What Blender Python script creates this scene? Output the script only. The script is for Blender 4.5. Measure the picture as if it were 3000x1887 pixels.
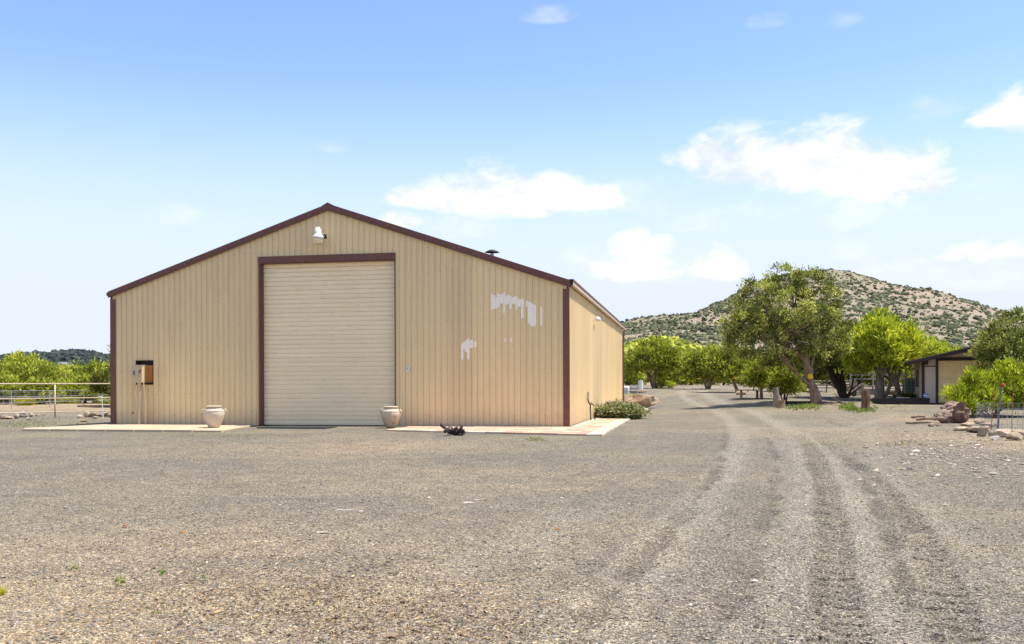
import bpy, math, random
import numpy as np
from mathutils import Vector, Matrix

scene = bpy.context.scene
for o in list(bpy.data.objects):
    bpy.data.objects.remove(o)
C = scene.collection
R = math.radians

# ------------------------------------------------------------------ camera
F, CX, HY, ROLL, EYE = 2750.0, 1500.0, 1128.5, 0.0037, 1.55
cam_d = bpy.data.cameras.new('camera')
cam_d.sensor_width = 36.0
cam_d.lens = F / 3000 * 36
cam_d.shift_y = (HY - 943.5) / 3000
cam_d.clip_start = 0.1
cam_d.clip_end = 30000
cam = bpy.data.objects.new('camera', cam_d)
cam.location = (0, 0, EYE)
cam.rotation_euler = (math.pi / 2, ROLL, 0)
C.objects.link(cam)
scene.camera = cam

# ------------------------------------------------------------------ light
TH = R(10.73)                                   # how far the barn is rotated
EU = Vector((math.cos(TH), -math.sin(TH), 0))   # along its front
EV = Vector((math.sin(TH), math.cos(TH), 0))    # along its side
SUN = (EU * 0.42 + EV * 0.05 + Vector((0, 0, 1))).normalized()
sun_d = bpy.data.lights.new('sun', 'SUN')
sun_d.energy = 2.75
sun_d.angle = R(0.53)
sun_d.color = (1.0, 0.95, 0.87)
sun = bpy.data.objects.new('sun', sun_d)
sun.rotation_euler = SUN.to_track_quat('Z', 'Y').to_euler()
sun.location = (0, 0, 50)
C.objects.link(sun)
EXPOSURE = 1.45
SKY_STRENGTH = 0.15

world = bpy.data.worlds.new('World')
scene.world = world
world.use_nodes = True
wt = world.node_tree
wt.nodes.clear()


class NT:
    """small helper to write node trees"""
    def __init__(self, tree):
        self.t = tree

    def n(self, typ, **kw):
        nd = self.t.nodes.new(typ)
        for k, v in kw.items():
            setattr(nd, k, v)
        return nd

    def link(self, a, b):
        self.t.links.new(a, b)

    def math(self, op, *args, clamp=False):
        nd = self.n('ShaderNodeMath', operation=op, use_clamp=clamp)
        for i, a in enumerate(args):
            if isinstance(a, (int, float)):
                nd.inputs[i].default_value = a
            else:
                self.link(a, nd.inputs[i])
        return nd.outputs[0]

    def mix(self, fac, a, b, blend='MIX'):
        nd = self.n('ShaderNodeMix', data_type='RGBA', blend_type=blend)
        for i, v in ((0, fac), (6, a), (7, b)):
            if isinstance(v, (int, float)):
                nd.inputs[i].default_value = v
            elif isinstance(v, (tuple, list)):
                nd.inputs[i].default_value = (*v[:3], 1)
            else:
                self.link(v, nd.inputs[i])
        return nd.outputs[2]

    def noise(self, vec, scale, detail=3, rough=0.55, distort=0.0):
        nd = self.n('ShaderNodeTexNoise')
        nd.inputs['Scale'].default_value = scale
        nd.inputs['Detail'].default_value = detail
        nd.inputs['Roughness'].default_value = rough
        nd.inputs['Distortion'].default_value = distort
        if vec is not None:
            self.link(vec, nd.inputs['Vector'])
        return nd.outputs['Fac']

    def ramp(self, fac, stops, interp='LINEAR'):
        nd = self.n('ShaderNodeValToRGB')
        nd.color_ramp.interpolation = interp
        e = nd.color_ramp.elements
        while len(e) < len(stops):
            e.new(0.5)
        for el, (p, c) in zip(e, stops):
            el.position = p
            el.color = (*c, 1) if isinstance(c, (tuple, list)) else (c, c, c, 1)
        self.link(fac, nd.inputs[0])
        return nd.outputs[0]

    def rng(self, v, a, b, c=0.0, d=1.0, smooth=True):
        nd = self.n('ShaderNodeMapRange', interpolation_type='SMOOTHSTEP' if smooth else 'LINEAR')
        self.link(v, nd.inputs[0])
        for i, x in enumerate((a, b, c, d)):
            nd.inputs[i + 1].default_value = x
        return nd.outputs[0]


W = NT(wt)
sky = W.n('ShaderNodeTexSky', sky_type='NISHITA')
sky.sun_disc = False
sky.sun_elevation = math.asin(SUN.z)
sky.sun_rotation = math.atan2(SUN.x, SUN.y)
sky.altitude = 1800
sky.air_density = 0.6
sky.dust_density = 0.3
sky.ozone_density = 1.0
tc = W.n('ShaderNodeTexCoord')
sep = W.n('ShaderNodeSeparateXYZ')
W.link(tc.outputs['Generated'], sep.inputs[0])
az = W.math('ARCTAN2', sep.outputs[0], sep.outputs[1])
el = W.math('ARCSINE', sep.outputs[2])
mp = W.n('ShaderNodeMapping')
mp.inputs['Scale'].default_value = (1, 1, 1.9)
W.link(tc.outputs['Generated'], mp.inputs[0])
n1 = W.noise(mp.outputs[0], 16, 7, 0.6, 0.3)
n2 = W.noise(mp.outputs[0], 5.5, 5, 0.6, 0.4)
n3 = W.noise(mp.outputs[0], 2.6, 6, 0.55, 0.2)


def sky_dir(px, py):
    a = math.atan((px - CX) / F)
    e = math.atan((HY - py - ROLL * (px - CX)) / F * math.cos(a))
    return a, e


def cloud_group(blobs):
    cur = None
    for px, py, w, h in blobs:
        a, e = sky_dir(px, py)
        w, h = w / F, h / F
        dx = W.math('MULTIPLY_ADD', az, 1 / w, -a / w)
        de = W.math('MULTIPLY_ADD', el, 1 / h, -e / h)
        df = W.math('MAXIMUM', de, W.math('MULTIPLY', de, -2.3))
        r2 = W.math('MULTIPLY_ADD', df, df, W.math('MULTIPLY', dx, dx))
        if cur is None:
            cur = r2
        else:
            cur = W.math('SMOOTH_MIN', cur, r2, 0.35)
    return cur


# solid cumulus and their thin skirts: (px, py of the flat base, half width, height)
solid = [(1245, 590, 120, 45), (1340, 588, 150, 80), (1450, 590, 150, 112), (1560, 592, 170, 98), (1690, 595, 150, 60),
         (2080, 470, 130, 72), (2180, 500, 170, 118), (2330, 510, 160, 120), (2440, 500, 150, 128), (2560, 530, 150, 105),
         (2660, 545, 130, 112), (2730, 548, 70, 80),
         (1850, 727, 75, 62), (1920, 730, 70, 42), (2110, 790, 90, 74), (1860, 800, 160, 58), (1170, 655, 65, 36),
         (2940, 350, 90, 50), (3010, 350, 90, 90), (2880, 750, 120, 40)]
thin = [(2760, 760, 140, 40), (2930, 760, 160, 60), (1850, 600, 230, 90), (1720, 610, 260, 60), (2080, 655, 120, 62), (2180, 655, 110, 88), (2350, 655, 220, 70),
        (2600, 600, 330, 110), (1350, 690, 150, 70), (2480, 760, 120, 55), (2950, 820, 160, 60), (1750, 760, 120, 50),
        (520, 650, 90, 45), (670, 655, 80, 30), (965, 435, 70, 30), (1610, 55, 90, 32), (2470, 60, 60, 45),
        (2750, 330, 90, 55), (2250, 70, 60, 30), (1950, 800, 250, 90), (2000, 560, 120, 70), (2700, 820, 300, 80)]
rs = cloud_group(solid)
rt = cloud_group(thin)
nn = W.math('MULTIPLY_ADD', n1, 2.0, -1.0)
nm = W.math('MULTIPLY_ADD', n2, 2.0, -1.0)
ms = W.math('ADD', W.math('SUBTRACT', 1.0, rs), W.math('MULTIPLY_ADD', nn, 1.5, W.math('MULTIPLY', nm, 0.5)))
ms = W.rng(ms, -0.3, 0.95)
mt = W.math('ADD', W.math('SUBTRACT', 1.0, rt), W.math('MULTIPLY_ADD', nn, 1.9, W.math('MULTIPLY', nm, 1.2)))
mt = W.rng(mt, -0.2, 1.7, 0.0, 0.36)
# the same kind of scattered cloud over the rest of the dome
outside = W.rng(W.math('ABSOLUTE', az), 0.56, 0.75)
mo = W.math('MULTIPLY', W.rng(W.math('MULTIPLY_ADD', n1, 0.35, n3), 0.72, 0.86), outside)
mo = W.math('MULTIPLY', mo, W.rng(el, 0.0, 0.12))
mask = W.math('MAXIMUM', W.math('MAXIMUM', ms, mt), mo)
# a little veil towards the horizon
veil = W.rng(el, 0.33, 0.07, 0.0, 1.0)
SKYMUL = (1.00, 0.985, 1.02)
skyc = W.mix(1.0, sky.outputs[0], SKYMUL, 'MULTIPLY')
skyc = W.mix(W.math('MULTIPLY', veil, 0.98), skyc, (2.02, 2.16, 2.55))
cl = W.mix(W.rng(n1, 0.36, 0.6), (2.12, 2.22, 2.42), (2.75, 2.75, 2.75))
allc = W.mix(mask, skyc, cl)
bg = W.n('ShaderNodeBackground')
bg.inputs['Strength'].default_value = SKY_STRENGTH
W.link(allc, bg.inputs['Color'])
wo = W.n('ShaderNodeOutputWorld')
W.link(bg.outputs[0], wo.inputs[0])

vs = scene.view_settings
vs.view_transform = 'Standard'
vs.look = 'None'
vs.exposure = EXPOSURE
vs.gamma = 1.0
vs.use_curve_mapping = False
scene.cycles.max_bounces = 6
scene.cycles.transparent_max_bounces = 4

# ------------------------------------------------------------------ where things are
def ss(x, a, b):
    t = np.clip((np.asarray(x, float) - a) / (b - a), 0, 1)
    return t * t * (3 - 2 * t)


def ground_h(x, y):
    """height of the land: flat yard, rising gently behind on the right"""
    x = np.asarray(x, float)
    y = np.asarray(y, float)
    rise = np.interp(y, [0, 40, 56, 66, 80, 100, 130, 200, 400, 9000], [0, 0, .40, .66, 1.0, 1.30, 1.50, 1.9, 6.0, 6.0])
    xb = np.interp(y, [34, 61, 90, 130], [3.5, 8.5, 4.0, -10])
    w = ss(x, xb, xb + 8)
    left = np.interp(y, [0, 95, 160, 400, 9000], [0, 0, .6, 3.0, 3.0])
    return rise * w + left * (1 - w)


def ray(px, py):
    X, Y = px - CX, py - HY
    return (X - ROLL * Y) / F, (X * ROLL + Y) / F


YS = np.geomspace(2, 400, 1400)


def at(px, py):
    rx, ry = ray(px, py)
    hit = np.nonzero(EYE - ry * YS <= ground_h(rx * YS, YS))[0]
    y = float(YS[max(0, (hit[0] if len(hit) else len(YS)) - 1)])
    if y < 39:
        y = EYE / ry
    return Vector((rx * y, y, float(ground_h(rx * y, y))))


def P(px, py, d):
    rx, ry = ray(px, py)
    return Vector((rx * d, d, EYE - ry * d))


def foot(px, d):
    x = (px - CX) / F * d
    return Vector((x, d, float(ground_h(x, d))))


# ------------------------------------------------------------------ object helpers
def tag(o, label=None, cat=None, group=None, kind=None):
    if label:
        o['label'] = label
    if cat:
        o['category'] = cat
    if group:
        o['group'] = group
    if kind:
        o['kind'] = kind
    return o


def thing(name, label, cat, loc=(0, 0, 0), rz=0.0, group=None):
    o = bpy.data.objects.new(name, None)
    o.empty_display_size = 0.2
    o.location = loc
    o.rotation_euler = (0, 0, rz)
    C.objects.link(o)
    return tag(o, label, cat, group)


class MB:
    def __init__(self):
        self.v, self.f, self.m = [], [], []

    def add(self, vs, fs, m=0):
        b = len(self.v)
        self.v += [tuple(p) for p in vs]
        self.f += [tuple(b + i for i in f) for f in fs]
        self.m += [m] * len(fs)
        return self

    def box(self, c, s, rz=0.0, m=0, taper=1.0, rot=None):
        x, y, z = s[0] / 2, s[1] / 2, s[2] / 2
        pts = [(-x, -y, -z), (x, -y, -z), (x, y, -z), (-x, y, -z), (-x * taper, -y * taper, z), (x * taper, -y * taper, z), (x * taper, y * taper, z), (-x * taper, y * taper, z)]
        M = rot if rot is not None else Matrix.Rotation(rz, 3, 'Z')
        c = Vector(c)
        return self.add([c + M @ Vector(p) for p in pts], [(0, 3, 2, 1), (4, 5, 6, 7), (0, 1, 5, 4), (1, 2, 6, 5), (2, 3, 7, 6), (3, 0, 4, 7)], m)

    def bbox(self, x0, x1, y0, y1, z0, z1, m=0):
        return self.box(((x0 + x1) / 2, (y0 + y1) / 2, (z0 + z1) / 2), (x1 - x0, y1 - y0, z1 - z0), 0, m)

    def tube(self, path, r, n=8, m=0, cap=True, jit=0.0, rnd=None):
        path = [Vector(p) for p in path]
        k = len(path)
        rr = [r] * k if isinstance(r, (int, float)) else list(r)
        b = len(self.v)
        prev = None
        for i, p in enumerate(path):
            d = (path[min(i + 1, k - 1)] - path[max(i - 1, 0)]).normalized()
            if prev is None:
                a = d.orthogonal().normalized()
            else:
                a = (prev - d * prev.dot(d))
                a = a.normalized() if a.length > 1e-6 else d.orthogonal().normalized()
            prev = a
            q = d.cross(a)
            for j in range(n):
                t = 2 * math.pi * j / n
                rad = rr[i] * (1 + (rnd.uniform(-jit, jit) if rnd else 0))
                self.v.append(tuple(p + a * math.cos(t) * rad + q * math.sin(t) * rad))
        for i in range(k - 1):
            for j in range(n):
                j2 = (j + 1) % n
                self.f.append((b + i * n + j, b + i * n + j2, b + (i + 1) * n + j2, b + (i + 1) * n + j))
                self.m.append(m)
        if cap:
            self.f.append(tuple(b + j for j in reversed(range(n))))
            self.f.append(tuple(b + (k - 1) * n + j for j in range(n)))
            self.m += [m, m]
        return self

    def lathe(self, prof, n=28, m=0, c=(0, 0, 0)):
        b = len(self.v)
        for r, z in prof:
            for j in range(n):
                t = 2 * math.pi * j / n
                self.v.append((c[0] + r * math.cos(t), c[1] + r * math.sin(t), c[2] + z))
        for i in range(len(prof) - 1):
            for j in range(n):
                j2 = (j + 1) % n
                self.f.append((b + i * n + j, b + i * n + j2, b + (i + 1) * n + j2, b + (i + 1) * n + j))
                self.m.append(m)
        return self

    def build(self, name, mats, parent=None, smooth=False, loc=None, rz=None, bevel=0.0):
        me = bpy.data.meshes.new(name)
        me.from_pydata(self.v, [], self.f)
        if not isinstance(mats, (list, tuple)):
            mats = [mats]
        for mm in mats:
            me.materials.append(mm)
        if len(mats) > 1:
            me.polygons.foreach_set('material_index', self.m)
        if smooth:
            me.polygons.foreach_set('use_smooth', [True] * len(me.polygons))
        me.update()
        o = bpy.data.objects.new(name, me)
        C.objects.link(o)
        if parent:
            o.parent = parent
        if loc is not None:
            o.location = loc
        if rz is not None:
            o.rotation_euler = (0, 0, rz)
        if bevel:
            md = o.modifiers.new('bevel', 'BEVEL')
            md.width = bevel
            md.segments = 2
            md.limit_method = 'ANGLE'
        return o


def np_mesh(name, verts, faces, mats, parent=None, smooth=False, fattr=None, vattr=None, matidx=None, loc=None):
    """verts (n,3), faces (m,k) arrays with a constant k"""
    me = bpy.data.meshes.new(name)
    nv, (nf, k) = len(verts), faces.shape
    me.vertices.add(nv)
    me.vertices.foreach_set('co', np.ascontiguousarray(verts, np.float32).ravel())
    me.loops.add(nf * k)
    me.loops.foreach_set('vertex_index', np.ascontiguousarray(faces, np.int32).ravel())
    me.polygons.add(nf)
    me.polygons.foreach_set('loop_start', np.arange(0, nf * k, k, dtype=np.int32))
    if not isinstance(mats, (list, tuple)):
        mats = [mats]
    for mm in mats:
        me.materials.append(mm)
    if matidx is not None:
        me.polygons.foreach_set('material_index', np.asarray(matidx, np.int32))
    me.polygons.foreach_set('use_smooth', np.full(nf, smooth))
    me.update(calc_edges=True)
    for key, arr in (fattr or {}).items():
        a = me.attributes.new(key, 'FLOAT', 'FACE')
        a.data.foreach_set('value', np.asarray(arr, np.float32))
    for key, arr in (vattr or {}).items():
        a = me.attributes.new(key, 'FLOAT', 'POINT')
        a.data.foreach_set('value', np.asarray(arr, np.float32))
    o = bpy.data.objects.new(name, me)
    C.objects.link(o)
    if parent:
        o.parent = parent
    if loc is not None:
        o.location = loc
    return o


def copy_tree(o, parent=None):
    c = o.copy()
    C.objects.link(c)
    c.parent = parent
    for ch in list(o.children):
        copy_tree(ch, c)
    return c


# ------------------------------------------------------------------ materials
def new_mat(name):
    m = bpy.data.materials.new(name)
    m.use_nodes = True
    m.node_tree.nodes.clear()
    t = NT(m.node_tree)
    out = t.n('ShaderNodeOutputMaterial')
    return m, t, out


def mat(name, col, rough=0.7, var=0.15, scale=6.0, bump=0.2, bscale=60.0, metal=0.0, col2=None, stretch=(1, 1, 1), rnd=0.0, spec=0.4, dirt=None, dist=0.01, splash=None):
    m, t, out = new_mat(name)
    geo = t.n('ShaderNodeNewGeometry')
    mpn = t.n('ShaderNodeMapping')
    mpn.inputs['Scale'].default_value = stretch
    t.link(geo.outputs['Position'], mpn.inputs[0])
    v = mpn.outputs[0]
    a = t.noise(v, scale, 5, 0.6)
    c2 = col2 or tuple(x * 0.55 for x in col)
    f = t.rng(a, 0.5 - 0.28, 0.5 + 0.28, 0.0, 1.0)
    c = t.mix(f, tuple(x * (1 - var) + y * var for x, y in zip(col, c2)) if not col2 else c2, col)
    if rnd:
        oi = t.n('ShaderNodeObjectInfo')
        g = t.math('MULTIPLY_ADD', oi.outputs['Random'], rnd * 2, 1 - rnd)
        comb = t.n('ShaderNodeCombineColor')
        for i in range(3):
            t.link(g, comb.inputs[i])
        c = t.mix(1.0, c, comb.outputs[0], 'MULTIPLY')
    if splash:
        sz = t.n('ShaderNodeSeparateXYZ')
        t.link(geo.outputs['Position'], sz.inputs[0])
        h_ = t.math('MULTIPLY_ADD', t.noise(geo.outputs['Position'], 3.5, 5, .7), -1.1, sz.outputs[2])
        c = t.mix(t.rng(h_, .30, -.55, 0, .55), c, splash)
        st_ = t.n('ShaderNodeMapping')
        st_.inputs['Scale'].default_value = (5, 5, .22)
        t.link(geo.outputs['Position'], st_.inputs[0])
        c = t.mix(t.rng(t.noise(st_.outputs[0], 1.0, 5, .65), .52, .75, 0, .32), c, tuple(x * .7 for x in col))
    if dirt:
        dcol, damt, dsc = dirt
        d = t.rng(t.noise(v, dsc, 6, 0.7), 0.52, 0.72, 0, damt)
        c = t.mix(d, c, dcol)
    p = t.n('ShaderNodeBsdfPrincipled')
    t.link(c, p.inputs['Base Color'])
    p.inputs['Metallic'].default_value = metal
    p.inputs['Specular IOR Level'].default_value = spec
    t.link(t.math('MULTIPLY_ADD', a, 0.25, rough - 0.12, clamp=True), p.inputs['Roughness'])
    if bump:
        b = t.n('ShaderNodeBump')
        b.inputs['Strength'].default_value = bump
        b.inputs['Distance'].default_value = dist
        t.link(t.noise(v, bscale, 4, 0.6), b.inputs['Height'])
        t.link(b.outputs[0], p.inputs['Normal'])
    t.link(p.outputs[0], out.inputs[0])
    return m


def leaf_mat(name, lo, mid, hi, trans=0.3):
    m, t, out = new_mat(name)
    at_ = t.n('ShaderNodeAttribute', attribute_name='tone')
    oi = t.n('ShaderNodeObjectInfo')
    f = t.math('ADD', at_.outputs['Fac'], t.math('MULTIPLY_ADD', oi.outputs['Random'], 0.12, -0.06))
    c = t.ramp(f, [(0.0, lo), (0.5, mid), (1.0, hi)])
    d = t.n('ShaderNodeBsdfDiffuse')
    t.link(c, d.inputs[0])
    tr = t.n('ShaderNodeBsdfTranslucent')
    t.link(t.mix(1.0, c, (1.15, 1.1, 0.5), 'MULTIPLY'), tr.inputs[0])
    mx = t.n('ShaderNodeMixShader')
    mx.inputs[0].default_value = trans
    t.link(d.outputs[0], mx.inputs[1])
    t.link(tr.outputs[0], mx.inputs[2])
    t.link(mx.outputs[0], out.inputs[0])
    return m


M = {}
M['siding'] = mat('tan_siding', (0.79, 0.62, 0.325), 0.45, scale=0.5, stretch=(1, 1, 0.25), bump=0.04, bscale=30, rnd=0.05, spec=0.35, splash=(0.50, 0.37, 0.24), col2=(0.73, 0.55, 0.30), dirt=((0.62, 0.44, 0.24), 0.35, 1.1))
M['paint_patch'] = mat('pale_touch_up_paint', (0.97, 0.90, 0.76), 0.6, scale=5, bump=0.03, spec=0.2, col2=(0.93, 0.85, 0.70))
M['brown'] = mat('rusty_brown_trim', (0.20, 0.078, 0.052), 0.55, scale=26, bump=0.15, bscale=90, col2=(0.10, 0.042, 0.032), dirt=((0.30, 0.12, 0.065), 0.6, 9), spec=0.4)
M['roof'] = mat('brown_roof', (0.10, 0.05, 0.035), 0.5, scale=3, bump=0.05)
M['slat'] = mat('door_slat', (0.92, 0.765, 0.50), 0.45, scale=1.0, bump=0.03, rnd=0.02, col2=(0.88, 0.725, 0.46), stretch=(1, 1, 4), dirt=((0.42, 0.31, 0.20), 0.25, 3))
M['dark'] = mat('dark_gap', (0.02, 0.014, 0.01), 0.8, bump=0)
M['cream'] = mat('cream_gutter', (0.62, 0.52, 0.40), 0.45, scale=2, bump=0.02, dirt=((0.35, 0.27, 0.2), 0.5, 4))
M['tpost'] = mat('grey_post_paint', (0.13, 0.15, 0.20), 0.5, bump=0.05)
M['galv'] = mat('galvanised_steel', (0.38, 0.39, 0.40), 0.4, scale=20, bump=0.05, metal=0.4)
M['pipe'] = mat('cream_pipe', (0.52, 0.42, 0.28), 0.5, scale=8, bump=0.05, dirt=((0.4, 0.28, 0.16), 0.5, 12))
M['white'] = mat('white_plastic', (0.75, 0.75, 0.72), 0.4, scale=5, bump=0.02)
M['lens'] = mat('yellowed_lens', (0.78, 0.66, 0.42), 0.25, scale=9, bump=0.02, spec=0.6)
M['metercab'] = mat('meter_cabinet', (0.58, 0.45, 0.25), 0.5, scale=6, bump=0.04, dirt=((0.33, 0.22, 0.12), 0.5, 10))
M['plywood'] = mat('orange_plywood', (0.60, 0.26, 0.06), 0.7, scale=7, bump=0.1, stretch=(3, 3, 0.4))
M['glass'] = mat('dark_glass', (0.10, 0.12, 0.15), 0.15, bump=0, spec=0.8)
M['pot'] = mat('pale_clay', (0.66, 0.56, 0.42), 0.75, scale=5, bump=0.25, bscale=70, col2=(0.52, 0.42, 0.30), dirt=((0.36, 0.24, 0.14), 0.35, 6))
M['potworn'] = mat('stained_clay', (0.66, 0.56, 0.42), 0.75, scale=5, bump=0.3, bscale=60, col2=(0.50, 0.40, 0.27), dirt=((0.20, 0.12, 0.06), 1.0, 6), splash=(0.34, 0.20, 0.09))
M['paverred'] = mat('pink_brick', (0.58, 0.37, 0.25), 0.9, scale=4, bump=0.3, bscale=80, rnd=0.2, col2=(0.50, 0.33, 0.22))
M['pavercream'] = mat('cream_paver', (0.64, 0.54, 0.41), 0.9, scale=4, bump=0.25, bscale=80, rnd=0.16, col2=(0.46, 0.36, 0.26))
M['sand'] = mat('joint_sand', (0.27, 0.20, 0.13), 0.95, scale=10, bump=0.4)
M['slab'] = mat('weathered_slab', (0.50, 0.385, 0.255), 0.9, scale=1.4, bump=0.25, bscale=60, rnd=0.06, col2=(0.46, 0.35, 0.23), dirt=((0.34, 0.22, 0.13), 0.45, 1.6))
M['rubber'] = mat('black_rubber', (0.03, 0.035, 0.035), 0.8, bump=0.2)
M['rock'] = mat('brown_rock', (0.56, 0.44, 0.30), 0.9, scale=5, bump=0.9, bscale=14, col2=(0.24, 0.155, 0.095), rnd=0.25, dirt=((0.13, 0.085, 0.055), 0.75, 5), dist=0.04)
M['whiterock'] = mat('pale_limestone', (0.47, 0.42, 0.35), 0.9, scale=5, bump=0.6, bscale=14, col2=(0.36, 0.31, 0.25), dist=0.02)
M['bark'] = mat('juniper_bark', (0.40, 0.285, 0.20), 0.95, scale=5, bump=1.0, bscale=14, stretch=(1, 1, 0.25), col2=(0.14, 0.09, 0.065), dist=0.05)
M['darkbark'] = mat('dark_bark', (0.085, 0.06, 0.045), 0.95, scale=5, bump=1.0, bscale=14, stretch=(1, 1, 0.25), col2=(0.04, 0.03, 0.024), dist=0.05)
M['rustbark'] = mat('peeling_bark', (0.27, 0.16, 0.095), 0.95, scale=9, bump=1.0, bscale=18, stretch=(1, 1, 0.3), col2=(0.09, 0.055, 0.035), dist=0.06)
M['greybark'] = mat('grey_bark', (0.38, 0.32, 0.26), 0.95, scale=5, bump=1.0, bscale=14, stretch=(1, 1, 0.25), col2=(0.11, 0.085, 0.065), dist=0.05)
M['wood'] = mat('weathered_wood', (0.33, 0.24, 0.15), 0.9, scale=8, bump=0.5, bscale=25, stretch=(1, 1, 0.5), col2=(0.2, 0.14, 0.09))
M['endgrain'] = mat('cut_wood', (0.48, 0.36, 0.22), 0.9, scale=20, bump=0.3)
M['blacktimber'] = mat('black_timber', (0.028, 0.025, 0.022), 0.85, scale=8, bump=0.3)
M['stucco'] = mat('taupe_stucco', (0.60, 0.50, 0.41), 0.9, scale=3, bump=0.3, bscale=90, col2=(0.55, 0.455, 0.37))
M['sheddoor'] = mat('olive_tan_door', (0.84, 0.66, 0.31), 0.5, scale=2, bump=0.03, rnd=0.03)
M['darktrim'] = mat('dark_brown_trim', (0.036, 0.023, 0.020), 0.6, scale=10, bump=0.1)
M['shingle'] = mat('tan_shingle', (0.36, 0.26, 0.15), 0.9, scale=14, bump=0.5)
M['blue'] = mat('blue_sign', (0.03, 0.11, 0.48), 0.4, bump=0)
M['red'] = mat('red_cap', (0.55, 0.02, 0.015), 0.5, bump=0)
M['rust'] = mat('rusty_rebar', (0.36, 0.10, 0.05), 0.8, scale=30, bump=0.3)
M['yellow'] = mat('yellow_tag', (0.75, 0.50, 0.02), 0.5, bump=0)
M['bag'] = mat('crumpled_dark_plastic', (0.035, 0.025, 0.024), 0.35, scale=20, bump=0.5, bscale=30, col2=(0.08, 0.05, 0.045))
M['orange'] = mat('dry_leaf', (0.50, 0.20, 0.04), 0.8, bump=0.1)
M['pink'] = mat('pink_petal', (0.75, 0.25, 0.35), 0.7, bump=0)
M['twig'] = mat('twig', (0.23, 0.15, 0.09), 0.9, bump=0.2)
M['tote'] = mat('tote_blue_glass', (0.22, 0.33, 0.42), 0.3, bump=0.02, spec=0.6)
M['redjunk'] = mat('rusty_red_sheet', (0.26, 0.085, 0.05), 0.7, scale=6, bump=0.2)

M['pinyon'] = leaf_mat('pinyon_needles', (0.035, 0.045, 0.014), (0.23, 0.27, 0.075), (0.74, 0.74, 0.20), .22)
M['juniper'] = leaf_mat('juniper_sprays', (0.08, 0.10, 0.022), (0.31, 0.36, 0.055), (0.66, 0.65, 0.11), .35)
M['bright'] = leaf_mat('bright_sprays', (0.12, 0.16, 0.02), (0.42, 0.50, 0.05), (0.80, 0.80, 0.12), .35)
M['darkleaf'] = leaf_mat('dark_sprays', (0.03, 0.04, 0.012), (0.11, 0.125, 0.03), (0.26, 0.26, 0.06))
M['yellowbush'] = leaf_mat('yellow_bush', (0.22, 0.20, 0.02), (0.42, 0.39, 0.02), (0.60, 0.53, 0.04))
M['greengrass'] = leaf_mat('green_weed', (0.10, 0.14, 0.03), (0.19, 0.26, 0.06), (0.34, 0.42, 0.12))
M['succulent'] = leaf_mat('pale_sedum', (0.10, 0.12, 0.04), (0.23, 0.26, 0.10), (0.46, 0.42, 0.28))
M['hillshrub'] = leaf_mat('hill_shrub', (0.08, 0.09, 0.055), (0.135, 0.145, 0.085), (0.21, 0.21, 0.12), 0.1)
M['farshrub'] = leaf_mat('far_shrub', (0.030, 0.042, 0.040), (0.050, 0.062, 0.056), (0.085, 0.095, 0.08), 0.1)  # blue grey of distant haze mixed into the leaf colour

# gravel stone: colour from the face tone
def stone_mat():
    m, t, out = new_mat('gravel_stone')
    a = t.n('ShaderNodeAttribute', attribute_name='tone')
    c = t.ramp(a.outputs['Fac'], [(0.0, (0.10, 0.09, 0.085)), (0.35, (0.22, 0.195, 0.165)), (0.7, (0.33, 0.285, 0.22)), (0.9, (0.48, 0.40, 0.29)), (1.0, (0.60, 0.53, 0.43))])
    p = t.n('ShaderNodeBsdfPrincipled')
    p.inputs['Roughness'].default_value = 0.9
    p.inputs['Specular IOR Level'].default_value = 0.2
    t.link(c, p.inputs['Base Color'])
    t.link(p.outputs[0], out.inputs[0])
    return m


M['stone'] = stone_mat()


def litter_mat():
    m, t, out = new_mat('leaf_litter')
    a = t.n('ShaderNodeAttribute', attribute_name='tone')
    c = t.ramp(a.outputs['Fac'], [(0.0, (0.05, 0.03, 0.02)), (0.4, (0.16, 0.095, 0.045)), (0.85, (0.38, 0.26, 0.12)), (1.0, (0.55, 0.43, 0.25))])
    p = t.n('ShaderNodeBsdfPrincipled')
    p.inputs['Roughness'].default_value = 0.85
    t.link(c, p.inputs['Base Color'])
    t.link(p.outputs[0], out.inputs[0])
    return m


M['litter'] = litter_mat()


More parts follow.
